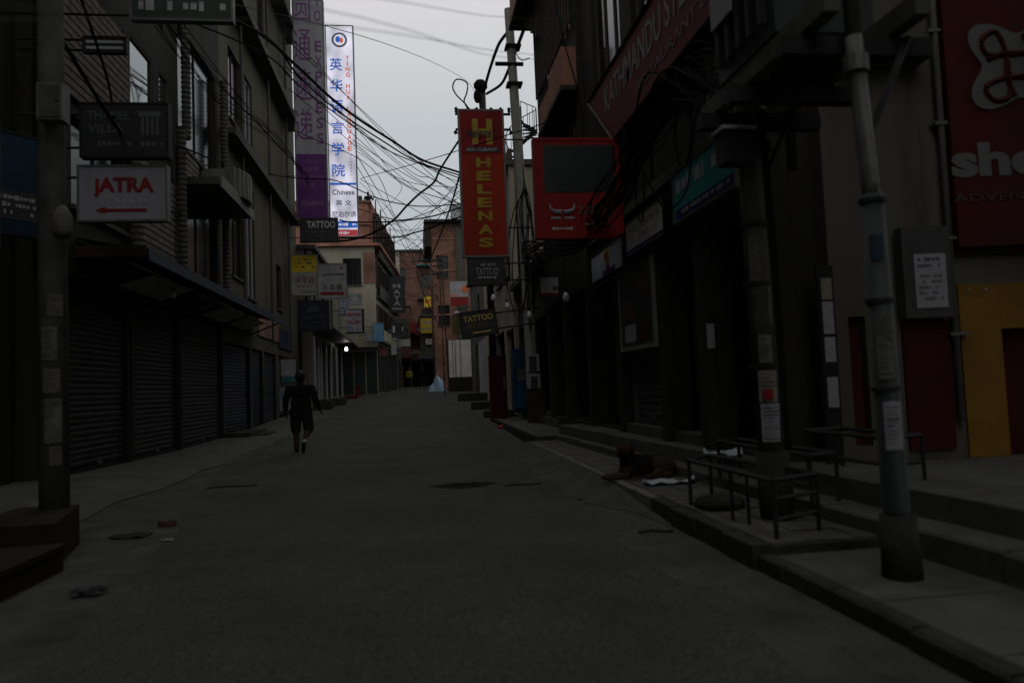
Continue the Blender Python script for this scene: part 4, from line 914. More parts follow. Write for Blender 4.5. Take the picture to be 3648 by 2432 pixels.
letter(t, 'KATHMANDU STEAK HOUSE', -8.9, 5.98, 5.9, .46, STW, .01, 0, fr=SBF); letter(t, 'RESTAURANT & BAR', -8.4, 5.5, 3.4, .15, mat('dim_red_lettering', (.09, .04, .035), .6), .01, 0, fr=SBF)
for u in (7, 9, 11): MB().bar((3.5, u, 6.3), (3.38, u, 6.3), .03).build('strut', DKMETAL, t)
t = sign('hanging_sign', 'small red vertical sign with pale lettering beside the transformer', 3.69, 8.2, 5.8, .38, 1.1, REDP, SALMON, .1)
for i in range(4): letter(t, 'BAR ' [i] if i < 3 else 'K', .04, .18+.22*i, .16, .15, GREYL, .02, name='character') if False else scrawl(t, -.08, .14, .1+.24*i, .26+.24*i, GREYL, 1, dens=.95)
# red framed board
t = sign('hanging_sign', 'red framed dark screen over a red board with white bull horns', 2.68, 11.35, 4.39, 1.42, 1.62, REDP, REDP, .14, fw=.05)
MB().box(-.55, .6, -.006, -.001, .74, 1.5).build('dark_screen', mat('dark_screen', (.016, .022, .02), .35, .1), t, local=True)
mb = MB()
for s in (-1, 1):
    q = catmull([(-.28+s*.02, 0, .42), (-.28+s*.11, 0, .43), (-.28+s*.18, 0, .47), (-.28+s*.2, 0, .55)], 5); mb.tube([(v.x, -.006, v.z) for v in q], [.042*(1-.7*i/(len(q)-1)) for i in range(len(q))], 6)
    mb.box(-.28+s*.11-.08, -.28+s*.11+.08, -.01, -.004, .31, .345)
mb.build('bull_horns', WHITEP, t, local=True); letter(t, 'KATHMANDU', .27, .5, .55, .06, SG, .01); letter(t, 'STEAK HOUSE', .27, .41, .55, .06, SG, .01)
scrawl(t, -.45, -.12, .12, .2, GREYL, 1, dens=.9); scrawl(t, .08, .5, .2, .25, GREYL, 1, dens=.9)
# orange-red vertical sign and tattoo signs
t = sign('vertical_sign', 'orange red vertical restaurant sign with yellow letters hanging over the street', 2.05, 20, 6.9, 1.28, 4.14, ORED, GALV, .18, fw=.05, bracket=.7)
YL = mat('yellow_lettering', (.34, .25, .015), .6)
letter(t, 'H', .02, 3.5, .56, .72, YL, .05); MB().box(-.56, .56, -.006, -.002, 2.88, 4.08).build('crimson_field', REDP, t, local=True)
letter(t, 'Helena\'s', .0, 3.48, .86, .28, INK, .0, -.03, .3); MB().box(-.46, .46, -.008, -.003, 2.93, 3.06).build('dark_band', INK, t, local=True); letter(t, 'RESTAURANT', 0, 2.995, .84, .085, GREYL, .015, -.008)
column_text(t, 'HELENAS', .02, 2.82, .22, .4, YL, .04, .28)
t = sign('hanging_sign', 'black sign with white tattoo lettering directly under the orange sign', 2.02, 19.8, 4.4, 1.02, .76, BLACKP, DKMETAL, .12, bracket=.9)
letter(t, 'ART ZOO', .05, .57, .42, .07, GREYL, .015); letter(t, 'TATTOO', .02, .39, .6, .2, WHITEP, .02); scrawl(t, -.24, .3, .18, .27, GREYL, 1, dens=.9)
t = sign('hanging_sign', 'black tilted sign with gold tattoo lettering, lowest under the orange sign', 1.78, 19.5, 2.98, .98, .7, BLACKP, DKMETAL, .1, bracket=1.2)
letter(t, 'TATTOO', 0, .5, .8, .16, GOLD, .02); letter(t, 'ART ZOO', -.05, .3, .6, .12, mat('dim_gold', (.12, .09, .02), .6), .01); MB().box(-.2, .3, -.006, -.002, .1, .14).build('gold_rule', GOLD, t, local=True); t.rotation_euler = (0, -.12, 0)
for lab, x, y, z, tp in (('unlit bulb just below the black tattoo signs', 1.9, 17.2, 3.36, 4.3), ('unlit bulb second from the tattoo signs', 2.32, 18, 3.25, 4.2), ('unlit bulb in front of the dark shop at the money sign', 2.79, 13.2, 2.86, 3.9), ('unlit bulb lowest, left of the money sign', 2.7, 17, 2.92, 4.0)):
    bulb(lab, x, y, z, tp, s=1.25)
lp = thing('street_lamp', 'small round white lamp on an arm at the brick house', 'lamp', (2.97, 50, 6.3)); MB().tube([(2.97, 50, 6.25), (2.97, 50, 6.4), (2.97, 50, 6.5)], [.28, .2, .05], 12).build('shade', WHITEP, lp, smooth=True); MB().tube([(2.97, 50, 6.5), (3.9, 50, 6.8)], .03, 6).build('arm', DKMETAL, lp)
t = sign('hanging_sign', 'white sign with orange mark on the brown brick house', 3.5, 55, 8.65, 1.38, 1.22, OFFW, GALV, .1, bracket=.5); MB().ball((.45, -.01, .6), (.24, .01, .3)).build('orange_mark', ORANGE, t, local=True); letter(t, 'thamel', -.3, .18, .7, .16, ORANGE, .02)
t = sign('hanging_sign', 'red strip sign below the white sign on the brown brick house', 3.5, 54.9, 7.72, 1.3, .6, REDD, REDD, .1, bracket=.5)
t = sign('hanging_sign', 'weathered board on the roof edge of the brown brick house', 3.74, 57, 15.0, 1.1, 1.1, OFFW, DKMETAL, .08); scrawl(t, -.45, .45, .2, .9, INK, 3)
t = sign('hanging_sign', 'olive green panel beside the round lamp', 3.15, 51, 5.6, .85, 1.15, mat('olive_panel', (.07, .08, .02), .7), DKMETAL, .08)
# white gate with plinth, tarpaulin
gt = thing('gate', 'white two-leaf sheet metal gate on a dark plinth', 'gate', (3.08, 50, 1.3))
MB().box(2.3, 3.9, 49.9, 50.4, gz(50)-.1, 2.0).build('plinth', WALLD, gt)
for a, b in ((2.32, 2.76), (2.78, 3.84)): MB().box(a, b, 49.96, 50.02, 2.02, 4.5).build('leaf', GATEW, gt)
for x in (2.6, 2.77, 3.1): MB().bar((x, 49.93, 2.02), (x, 49.93, 4.5), .03).build('bar', GALV, gt)
for x in (2.27, 3.89): MB().box(x-.05, x+.05, 49.9, 50.05, 1.9, 4.6).build('gate_post', CONC, gt)
tp = thing('tarpaulin', 'blue white tarpaulin heaped over goods beside the lattice pole', 'tarpaulin', (1.55, 52, gz(52)))
bm = bmesh.new(); bmesh.ops.create_icosphere(bm, subdivisions=3, radius=1)
for v in bm.verts:
    p = v.co.copy(); k = 1+.16*math.sin(5*p.x+3*p.z)+.12*math.sin(9*p.y+4*p.x); v.co = (p.x*.52*k+.12*p.z, p.y*.6*k, max(p.z, -.05)*.95*k)
me = bpy.data.meshes.new('sheet'); bm.to_mesh(me); bm.free(); me.materials.append(TARP); o = bpy.data.objects.new('sheet', me); COL.objects.link(o); o.parent = tp
# lattice pole far down the street
lt = thing('utility_pole', 'steel lattice utility pole with crossarms far down the right side', 'pole', (1.98, 46, gz(46)))
z0, z1 = gz(46), 9.5
for dx in (-.14, .14): MB().bar((1.96+dx, 46, z0), (1.82+dx*.5, 46, z1), .05).build('leg', RUST, lt)
for i in range(16):
    a, b = z0+(z1-z0)*i/16, z0+(z1-z0)*(i+1)/16; s = 1 if i % 2 else -1
    MB().bar((1.96-.0088*i+.13*s, 46, a), (1.96-.0088*i-.13*s, 46, b), .025).build('lacing', RUST, lt)
for z, l in ((9.25, 1.5), (8.9, .5), (8.4, .65)): MB().bar((1.86-l, 46, z), (1.95, 46, z+.06), .07).build('crossarm', DKMETAL, lt)
for a, b in (((.55, 9.28), (.62, 10.05)), ((.62, 10.05), (.85, 9.3)), ((.3, 8.7), (.72, 7.2)), ((.72, 7.2), (1.6, 5.2)), ((.85, 9.2), (1.75, 8.1))): MB().bar((a[0], 46, a[1]), (b[0], 46, b[1]), .05).build('brace', DKMETAL, lt)
# black pole with insulators behind the orange sign
bp = thing('utility_pole', 'black cable-wrapped utility pole behind the orange restaurant sign', 'pole', (3.2, 30, gz(30)))
MB().tube([(3.2, 30, gz(30)), (3.18, 30, 12.5), (3.14, 30, 13.7)], [.15, .13, .17], 10).build('shaft', DKMETAL, bp, smooth=True)
MB().ball((3.1, 29.9, 13.75), (.3, .25, .28)).build('cable_clump', BLACK, bp); MB().ball((2.95, 29.9, 13.3), (.16, .15, .3)).build('cable_clump', BLACK, bp)
for z in (12.55, 11.9): MB().bar((2.0, 29.9, z), (4.3, 29.9, z), .08).build('crossarm', DKMETAL, bp)
for x in (2.05, 2.55, 2.9, 3.5, 3.9, 4.25):
    mb = MB(); mb.tube([(x, 29.9, 12.6), (x, 29.9, 12.66), (x, 29.9, 12.7), (x, 29.9, 12.78), (x, 29.9, 12.84)], [.03, .08, .05, .08, .03], 8); mb.build('insulator', BLACK, bp)
for x in (2.0, 4.3):
    mb = MB(); mb.tube([(x, 29.9, 11.85), (x, 29.9, 11.75), (x, 29.9, 11.7)], [.05, .09, .04], 8); mb.build('insulator', BLACK, bp)
# leaning concrete pole
cp = thing('utility_pole', 'slightly leaning pale concrete pole right of the orange sign', 'pole', (3.26, 20.4, .24))
MB().tube([(3.27, 20.4, .25), (3.2, 20.4, 5), (3.0, 20.4, 12.05)], [.17, .16, .12], 8).build('shaft', mat('pale_pole_concrete', (.3, .3, .26), .9, .25, 4, .2, .2), cp)
MB().bar((2.55, 20.3, 10.4), (3.35, 20.3, 10.4), .09).build('crossarm', DKMETAL, cp)
for z in (9.8, 10.9): MB().box(2.86, 3.3, 20.2, 20.6, z, z+.06).build('clamp', DKMETAL, cp)
MB().box(3.05, 3.5, 20.2, 20.24, .26, 1.2).build('wooden_skirt', WOODD, cp)
for z0, z1, x0, x1 in ((1.66, 2.15, 3.07, 3.42), (1.2, 1.6, 3.1, 3.43)):
    f = MB(); f.box(x0, x0+.07, 20.13, 20.15, z0, z1); f.box(x1-.07, x1, 20.13, 20.15, z0, z1); f.box(x0+.07, x1-.07, 20.13, 20.15, z1-.07, z1); f.build('white_bill_border', WHITEP, cp)
    MB().box(x0+.01, x1-.01, 20.16, 20.2, z0, z1-.01).build('dark_bill', INK, cp)
# red board and blue panel by the kerb
rb = thing('display_board', 'tall dark red display board standing at the kerb', 'board', (2.7, 24, gz(24)))
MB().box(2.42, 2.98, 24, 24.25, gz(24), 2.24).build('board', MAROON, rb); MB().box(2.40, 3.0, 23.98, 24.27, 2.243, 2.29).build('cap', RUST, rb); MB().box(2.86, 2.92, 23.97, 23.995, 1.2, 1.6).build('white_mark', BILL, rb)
bb = thing('drinks_fridge', 'tall blue drinks fridge behind the concrete pole', 'fridge', (3.26, 22.5, .44))
MB().box(3.0, 3.52, 22.5, 23.05, .46, 2.42).build('cabinet', mat('dull_fridge_blue', (.012, .055, .12), .6, .3, 3), bb); MB().box(3.1, 3.42, 22.47, 22.495, 1.45, 1.8).build('white_label', BILL, bb); MB().bar((3.06, 22.46, 1.0), (3.06, 22.46, 1.9), .025).build('handle', DKMETAL, bb); MB().box(3.02, 3.5, 22.46, 22.495, .5, .62).build('grille', DKMETAL, bb)
sp_ = thing('orange_rag', 'small orange rag by the kerb in front of the red board', 'rag', (2.55, 19.3, gz(19)))
MB().ball((2.5, 21.3, gz(21.3)+.04), (.18, .14, .06), 10).build('cloth', mat('orange_cloth', (.3, .06, .02), .9), sp_)

for i, (y0, y1, x0, z) in enumerate(((26, 28.5, 2.35, .16), (31, 34, 2.3, .2), (38, 41.5, 2.15, .25))):
    tag(MB().prism([(x0, y0), (3.9, y0-.2), (3.9, y1), (x0+.25, y1)], gz(y0)-.1, gz(y1)+z).build('entrance_step', KERB), ('nearest', 'middle', 'farthest')[i]+' low stone step on the right beyond the red display board', 'step')
# ---- the two near poles that carry the transformer
p2 = thing('utility_pole', 'thick concrete pole covered with bills, beside the metal frames', 'pole', (2.8, 5.62, .16))
MB().tube([(2.82, 5.62, .16), (2.8, 5.62, .7)], [.135, .13], 12).build('base_collar', KERB, p2, smooth=True)
MB().tube([(2.8, 5.62, .7), (2.76, 5.62, 3.0), (2.72, 5.62, 8)], [.105, .095, .085], 12).build('shaft', POLEC, p2, smooth=True)
for z0, z1, a0, a1, m in ((.78, 1.08, -2.4, -.95, PAPER), (1.09, 1.34, -2.4, -.95, PAPERT), (1.4, 1.62, -2.2, -1.2, BILL), (1.7, 2.0, -1.2, -.3, BILL), (2.05, 2.4, -2.4, -1.6, BILL2)):
    o = pole_paper(p2, 2.79-.02*z0, 5.62, .112, a0, a1, z0, z1, m)
for dx in (.1, .125): MB().tube([(2.8+dx, 5.56, .7), (2.78+dx, 5.56, 2.4), (2.75+dx, 5.56, 3.3)], .011, 6).build('conduit', BLACK, p2)
for z in (1.36, 2.02, 2.5): MB().tube([(2.785-.01*z, 5.62, z), (2.785-.01*z, 5.62, z+.03)], .116, 12).build('strap', DKMETAL, p2)
MB().box(2.70, 2.78, 5.495, 5.503, 1.11, 1.19).build('red_stamp', REDD, p2)
p1 = thing('utility_pole', 'stepped steel pole nearest the camera at the right', 'pole', (2.76, 4.05, .1))
MB().tube([(2.775, 4.05, .1), (2.77, 4.05, .46)], [.112, .1], 14).build('base_collar', KERB, p1, smooth=True)
MB().tube([(2.77, 4.05, .46), (2.765, 4.05, .48), (2.745, 4.05, 2.35)], [.092, .075, .068], 14).build('lower_tube', STEELG, p1, smooth=True)
MB().tube([(2.745, 4.05, 2.35), (2.74, 4.05, 2.42), (2.7, 4.05, 3.32)], [.06, .052, .05], 12).build('middle_tube', STEELW, p1, smooth=True)
MB().tube([(2.7, 4.05, 3.32), (2.67, 4.05, 6.5)], [.046, .042], 12).build('upper_tube', STEELW, p1, smooth=True)
MB().tube([(2.7, 4.05, 3.1), (2.7, 4.05, 3.2)], .075, 12).build('clamp_ring', GALV, p1)
for z in (1.18, 1.7, 2.3): MB().tube([(2.755-.004*z, 4.05, z), (2.755-.004*z, 4.05, z+.025)], .079, 14).build('strap', DKMETAL, p1)
pole_paper(p1, 2.76, 4.05, .083, -2.5, -1.3, .84, 1.12, PAPER); pole_paper(p1, 2.755, 4.05, .082, -2.6, -1.5, 1.25, 1.62, BILL)
pole_paper(p1, 2.75, 4.05, .076, -2.6, -1.6, 1.95, 2.1, DULLB)
tr = thing('transformer', 'dark grey transformer box on a steel platform between the two near poles', 'transformer', (2.78, 4.9, 3.2))
MB().box(2.42, 3.12, 4.45, 5.35, 3.55, 4.7).build('tank', mat('transformer_grey', (.035, .04, .04), .6, .3, 3), tr)
for i in range(5): MB().box(2.37, 2.415, 4.55+i*.17, 4.6+i*.17, 3.65, 4.6).build('cooling_fin', DKMETAL, tr)
MB().box(2.352, 2.366, 4.95, 5.3, 3.95, 4.2).build('label_plate', PAPER, tr)
for x in (2.48, 3.06): MB().box(x-.05, x+.05, 3.9, 5.75, 3.4, 3.53).build('beam', POLEC, tr)
for y in (4.2, 4.95, 5.5): MB().box(2.3, 3.3, y-.05, y+.05, 3.26, 3.38).build('cross_beam', DKMETAL, tr)
for y in (4.1, 5.6): MB().bar((3.1, y, 3.35), (2.8, y, 2.75), .035).build('diagonal_brace', DKMETAL, tr)
for x in (2.6, 2.78, 2.96): mb = MB(); mb.tube([(x, 4.9, 4.7), (x, 4.9, 4.78), (x, 4.9, 4.86), (x, 4.9, 4.95)], [.05, .07, .04, .06], 8); mb.build('bushing', GREYL, tr)
fb = thing('fuse_box', 'small dark fuse box with pale lid under the transformer platform', 'box', (2.6, 5.45, 2.9)); MB().box(2.42, 2.66, 5.32, 5.5, 2.95, 3.2).build('case', DKMETAL, fb); MB().box(2.40, 2.68, 5.3, 5.52, 3.203, 3.23).build('lid', GREYL, fb)

# ---- papers, metal frames, cushion
for lab, x, y, z, w, h, m in (('narrow white paper strip hanging in the dark doorway', 3.34, 8.0, 1.77, .09, .28, PAPER), ):
    t = thing('paper_strip', lab, 'paper', (x, y, z)); MB().box(x-w/2, x+w/2, y, y+.004, z-h/2, z+h/2).build('sheet', m, t); MB().tube([(x, y+.002, z+h/2), (x+.02, y+.002, 3.2)], .003, 4).build('string', BLACK, t)
colp = thing('notice_column', 'dark wall corner strip with white paper notices between pole and red panel', 'notices', (3.82, 6.42, .46))
MB().box(3.74, 3.9, 6.41, 6.45, .47, 2.3).build('corner_strip', INT, colp)
for z0, z1, m in ((1.98, 2.18, PAPERT), (1.66, 1.96, PAPER), (1.4, 1.63, PAPER), (.98, 1.26, PAPER)): MB().box(3.77, 3.875, 6.4, 6.406, z0, z1).build('notice', m, colp)
t = sign('notice_board', 'grey notice board with faded print behind the bill-covered pole', 3.83, 6.85, 2.05, .4, .42, mat('dim_paper', (.2, .2, .2), .8), WALLD, .04, cat='notice board'); scrawl(t, -.12, .16, .2, .36, INK, 2)
def frame_table(lab, cs, z0, z1, rails, mids=()):
    """a welded frame: corners cs (x, y), legs to z0, top at z1, rails as (i, j, z)"""
    cx = sum(c[0] for c in cs)/len(cs); cyy = sum(c[1] for c in cs)/len(cs)
    t = thing('metal_frame', lab, 'table frame', (cx, cyy, z0)); n = len(cs)
    for c in cs: MB().bar((c[0], c[1], z0), (c[0], c[1], z1), .026).build('leg', DKMETAL, t)
    for c in mids: MB().bar((c[0], c[1], z0), (c[0], c[1], z1-.02), .022).build('leg', DKMETAL, t)
    for i in range(n): a, b = cs[i], cs[(i+1) % n]; MB().bar((a[0], a[1], z1), (b[0], b[1], z1), .026).build('top_rail', DKMETAL, t)
    for i, j, z in rails: a, b = cs[i], cs[j]; MB().bar((a[0], a[1], z), (b[0], b[1], z), .022).build('stretcher', DKMETAL, t)
    return t
frame_table('long low black metal table frame at the kerb in front of the poles', [(2.42, 6.45), (2.45, 4.92), (2.88, 5.12), (2.74, 6.75)], .165, .57, [(0, 3, .38), (1, 2, .3), (1, 2, .44)], [(2.47, 5.68), (2.5, 5.45)])
frame_table('second black metal table frame, on the step behind the kerb frame', [(3.02, 7.2), (3.05, 5.5), (3.3, 5.55), (3.28, 7.3)], .285, .66, [(0, 1, .42)])
frame_table('third black metal table frame standing highest, before the red panels', [(3.42, 6.2), (3.45, 5.15), (3.8, 5.2), (3.78, 6.25)], .465, .8, [(1, 2, .6), (0, 1, .6)])
cu = thing('cushion', 'flat dark cushion lying on the tiles under the metal frame', 'cushion', (2.6, 6.25, .168))
mb = MB(); n = 14; vs = []
for k, (rz_, zz) in enumerate(((.2, .0), (1, .012), (1.04, .04), (.9, .085), (.45, .105))):
    for i in range(n): a = 2*math.pi*i/n; q = 1+.12*abs(math.sin(2*a)); vs.append((2.6+.2*rz_*q*math.cos(a), 6.25+.17*rz_*q*math.sin(a), .169+zz+.008*math.sin(3*a+k)))
fs = [(k*n+i, k*n+(i+1) % n, (k+1)*n+(i+1) % n, (k+1)*n+i) for k in range(4) for i in range(n)]+[tuple(range(n))[::-1], tuple(range(4*n, 5*n))]
mb.add(vs, fs); mb.build('pad', CUSH, cu, smooth=True)
def crumple(name, lab, cx, cy_, z, sx, sy_, h, m, cat='litter', seed=1, n=9):
    rnd = random.Random(seed); mb = MB(); vs = []
    for i in range(n):
        for j in range(n):
            x, y = i/(n-1)-.5, j/(n-1)-.5
            e = 1+.18*math.sin(5*i+seed)*(abs(x)+abs(y)); vs.append((cx+x*sx*e+.1*sx*y, cy_+y*sy_*e, z+.004+h*rnd.random()*rnd.random()+h*.5*max(0, math.sin(9*x+4*y+seed))))
    mb.add(vs, [(i*n+j, i*n+j+1, (i+1)*n+j+1, (i+1)*n+j) for i in range(n-1) for j in range(n-1)])
    o = mb.build(name, m, smooth=True); so = o.modifiers.new('s', 'SOLIDIFY'); so.thickness = .002
    return tag(o, lab, cat)
crumple('newspaper', 'crumpled pale paper on the tiles beside the dog', 2.75, 7.85, .168, .58, .22, .05, mat('pale_blue_paper', (.38, .42, .45), .8), seed=2)
crumple('plastic_sheet', 'crumpled white plastic lying on the upper step by the frames', 3.22, 7.6, .462, .42, .24, .07, mat('pale_blue_paper', (.38, .42, .45)), seed=4)
crumple('rag', 'dark rag lying on the road at the lower left', -2.24, 5.42, .01, .2, .11, .04, CLOTHN, seed=5)
crumple('dirt_clump', 'clump of dirt and leaves near the left planter', -2.75, 7.6, .004, .3, .2, .035, WALLD, seed=6)
crumple('scrap', 'tiny white scrap on the road left of centre', -2.3, 7.25, .005, .09, .05, .02, PAPER, seed=7)
bk = thing('broken_brick', 'broken brick lying on the road beyond the left planter', 'brick', (-2.57, 8.14, .006)); MB().prism([(-2.66, 8.1), (-2.58, 8.07), (-2.48, 8.1), (-2.49, 8.17), (-2.64, 8.19)], .008, .06).build('chunk', RUST, bk)
mb = MB(); ring = [];
for r in (.0, .75, 1.0):
    for i in range(22): a = 2*math.pi*i/22; k = 1+.13*math.sin(3*a)+.1*math.sin(7*a+1); ring.append((.61+.42*r*k*math.cos(a), 9.92+.26*r*k*math.sin(a), .0085+(.004 if r < .9 else -.002)+.012*random.random()*(r < .9)))
mb.add(ring, [(k*22+i, k*22+(i+1) % 22, (k+1)*22+(i+1) % 22, (k+1)*22+i) for k in range(2) for i in range(22)])
tag(mb.build('road_patch', mat('dark_gravel', (.018, .017, .016), .95, .5, 14, .8, .1)), 'dark rough patch in the middle of the road', 'road patch')
for i, (x, y, l, a) in enumerate(((1.75, 8.1, .32, .1), (1.85, 6.2, .3, -.1), (1.1, 9.6, .5, .15), (-3.0, 11.2, .7, .0))):
    q = catmull([(x, y, .012), (x+l*.4, y+.03, .018), (x+l*.7, y-.02, .014), (x+l, y+l*a, .012)], 4)
    tag(MB().tube(q, .012, 5).build('twig', WALLD), ('short dark twig on the road in front of the dog', 'dark twig on the road beside the kerb of the frames', 'thin dark twig beside the dark road patch', 'long dark twig on the road left of centre')[i], 'twig')

# ================================================================ PEOPLE AND DOG
def blob(parts, vox, smooth=6):
    """one continuous skin over tapered limbs and ellipsoids"""
    mb = MB()
    for p in parts:
        if p[0] == 'c':
            _, a, ra, b, rb = p; a, b = Vector(a), Vector(b); n = 4
            mb.ball(a, ra, 12); mb.ball(b, rb, 12)
            mb.tube([a+(b-a)*i/n for i in range(n+1)], [ra+(rb-ra)*i/n for i in range(n+1)], 12)
        else: mb.ball(p[1], p[2], 14)
    me = bpy.data.meshes.new('tmp'); me.from_pydata(mb.v, [], mb.f)
    o = bpy.data.objects.new('tmp', me); COL.objects.link(o)
    bm = bmesh.new(); bm.from_mesh(me); bmesh.ops.remove_doubles(bm, verts=bm.verts, dist=1e-5); bmesh.ops.recalc_face_normals(bm, faces=bm.faces); bm.to_mesh(me); bm.free()
    r = o.modifiers.new('r', 'REMESH'); r.mode = 'VOXEL'; r.voxel_size = vox
    s = o.modifiers.new('s', 'SMOOTH'); s.iterations = smooth; s.factor = .5
    bpy.context.view_layer.update()
    res = bpy.data.meshes.new_from_object(o.evaluated_get(bpy.context.evaluated_depsgraph_get()))
    bpy.data.objects.remove(o)
    return res
def paint(me, mats, fn):
    me.materials.clear()
    for m in mats: me.materials.append(m)
    me.polygons.foreach_set('material_index', [fn(p.center) for p in me.polygons]); me.polygons.foreach_set('use_smooth', [True]*len(me.polygons))
def hand(w, d, side, palm_n):
    """palm and five bent fingers from wrist w along d; side points to the thumb"""
    w, d, s, n = Vector(w), Vector(d).normalized(), Vector(side).normalized(), Vector(palm_n).normalized(); P = []
    k = w+d*.085
    P.append(('c', w, .026, w+d*.03, .03)); P.append(('c', w+d*.035+s*.014, .026, k+s*.02, .018)); P.append(('c', w+d*.035-s*.014, .026, k-s*.022, .018))
    for i, L in enumerate((.07, .08, .075, .058)):
        b = k+s*(.03-.02*i); m = b+d*L*.5+n*.008; t = m+d*L*.45+n*.022+s*(.012-.008*i)
        P.append(('c', b, .0115, m, .0105)); P.append(('c', m, .0105, t, .0085))
    tb_ = w+d*.03+s*.03; tm = tb_+s*.03+d*.03; P.append(('c', tb_, .014, tm, .012)); P.append(('c', tm, .012, tm+d*.035+s*.01, .009))
    return P
def person(lab, loc, rz, h, pose, mats, fn, vox=.009, wide=1.):
    t = thing('person', lab, 'person', loc, rz); k = h/1.8
    me = blob(pose, vox)
    for v in me.vertices: v.co = Vector((v.co.x*wide*k, v.co.y*k, v.co.z*k))
    paint(me, mats, lambda c: fn(Vector((c.x/wide/k, c.y/k, c.z/k)))); o = bpy.data.objects.new('body', me); COL.objects.link(o); o.parent = t
    return t
HEAD = [('e', (0, .01, 1.68), (.078, .098, .118)), ('e', (0, .06, 1.63), (.055, .05, .07)), ('c', (0, -.01, 1.5), .058, (0, 0, 1.6), .056), ('e', (0, .112, 1.655), (.014, .02, .022)), ('e', (-.08, .0, 1.665), (.014, .024, .032)), ('e', (.08, .0, 1.665), (.014, .024, .032))]
TORSO = [('e', (0, 0, 1.32), (.215, .14, .18)), ('e', (0, 0, 1.1), (.205, .14, .2)), ('e', (0, .0, .98), (.168, .12, .13)), ('c', (-.16, -.01, 1.41), .085, (.16, -.01, 1.41), .085), ('c', (0, -.01, 1.46), .085, (0, 0, 1.5), .06)]
walk = HEAD+TORSO+[('e', (0, -.014, 1.69), (.102, .114, .135)),
    ('c', (-.21, -.01, 1.41), .085, (-.285, -.03, 1.16), .07), ('c', (-.285, -.03, 1.16), .066, (-.305, .04, .93), .046),
    ('c', (.21, -.01, 1.41), .085, (.285, -.06, 1.17), .07), ('c', (.285, -.06, 1.17), .066, (.35, -.03, .96), .046),
    ('c', (-.1, .0, .93), .12, (-.115, .06, .5), .1), ('c', (-.11, .06, .5), .068, (-.10, .02, .1), .05), ('c', (-.1, -.02, .06), .042, (-.11, .14, .04), .038), ('c', (-.11, .14, .04), .038, (-.11, .19, .032), .03),
    ('c', (.1, .0, .93), .12, (.145, -.03, .51), .102), ('c', (.14, -.04, .5), .068, (.075, -.25, .22), .048), ('c', (.075, -.28, .19), .042, (.06, -.24, .06), .038), ('c', (.06, -.24, .06), .038, (.06, -.22, .03), .03)]
walk += hand((-.302, .05, .91), (-.05, .12, -1), (.35, .95, 0), (1, 0, 0))
walk += hand((.35, -.025, .94), (.55, .05, -.85), (-.2, .95, 0), (-.8, 0, -.4))
def col_walk(c):
    if c.z > 1.53 and c.z < 1.72 and c.y > .075: return 3
    if c.z > 1.55: return 4
    if c.z < .2 and abs(c.x) < .35 and c.z < .085: return 2 if False else 0
    if abs(c.x) > .26 and c.z < .93: return 3
    if c.x > 0 and c.z < .48 and c.y > -.2: return 3 if c.z > .34 else 5
    if c.x > 0 and c.z < .3: return 5 if c.z > .24 else 0
    if c.z < .48: return 3 if c.z > .1 else 0
    if c.z < .96 and abs(c.x) < .27: return 1
    return 0
person('person in black top and dark shorts walking away up the left side', (-2.52, 16.96, .012), 0, 1.8, walk, [CLOTHB, CLOTHS, CLOTHB, SKIN, HAIR, SOCK], col_walk, .0085, 1.12)
stand = HEAD+TORSO+[
    ('c', (-.19, 0, 1.41), .07, (-.25, .0, 1.14), .06), ('c', (-.25, 0, 1.14), .056, (-.26, .05, .9), .042), ('c', (.19, 0, 1.41), .07, (.25, 0, 1.14), .06), ('c', (.25, 0, 1.14), .056, (.26, .06, .9), .042),
    ('c', (-.09, 0, .93), .1, (-.1, .04, .5), .078), ('c', (-.1, .04, .5), .068, (-.1, -.04, .09), .05), ('c', (-.1, -.05, .05), .04, (-.11, .12, .04), .036),
    ('c', (.09, 0, .93), .1, (.11, .1, .5), .078), ('c', (.11, .1, .5), .068, (.11, .16, .09), .05), ('c', (.11, .15, .05), .04, (.11, .31, .04), .036)]
stand += hand((-.26, .055, .88), (0, .1, -1), (.3, .95, 0), (1, 0, 0))+hand((.26, .065, .88), (0, .1, -1), (-.3, .95, 0), (-1, 0, 0))
def col_stand(c):
    if c.z > 1.55: return 3 if (c.y < .02 or c.z > 1.73) else 2
    if abs(c.x) > .21 and c.z < .9: return 2
    return 0 if c.z > .92 else 1
person('distant person in a yellow jacket walking towards the camera', (-.46, 66, gz(66)+.006), R(178), 1.76, stand, [CLOTHY, CLOTHN, SKIN, HAIR], col_stand, .013)
person('distant person in dark clothes beside the yellow jacket', (.62, 64.5, gz(64.5)+.006), R(182), 1.68, stand, [CLOTHB, CLOTHB, SKIN, HAIR], col_stand, .013)
roofman = thing('person', 'dark figure sitting on the brick roof edge against the sky', 'person', (-2.75, 50.6, 14.06))
sit = [('e', (0, 0, .72), (.085, .1, .12)), ('c', (0, 0, .5), .06, (0, 0, .62), .055), ('e', (0, 0, .36), (.2, .13, .2)), ('e', (0, 0, .14), (.19, .16, .15)), ('c', (-.2, 0, .46), .06, (-.27, .08, .2), .05), ('c', (-.27, .08, .2), .05, (-.1, .2, .12), .04),
       ('c', (.2, 0, .46), .06, (.3, .06, .24), .05), ('c', (.3, .06, .24), .05, (.38, .1, .42), .04), ('c', (-.1, .05, .1), .09, (-.16, .4, .12), .075), ('c', (.1, .05, .1), .09, (.16, .4, .12), .075), ('c', (-.16, .4, .1), .06, (-.15, .45, -.02), .05), ('c', (.16, .4, .1), .06, (.15, .45, -.02), .05)]
me = blob(sit, .018); paint(me, [CLOTHB, HAIR], lambda c: 1 if c.z > .62 else 0); o = bpy.data.objects.new('body', me); COL.objects.link(o); o.parent = roofman

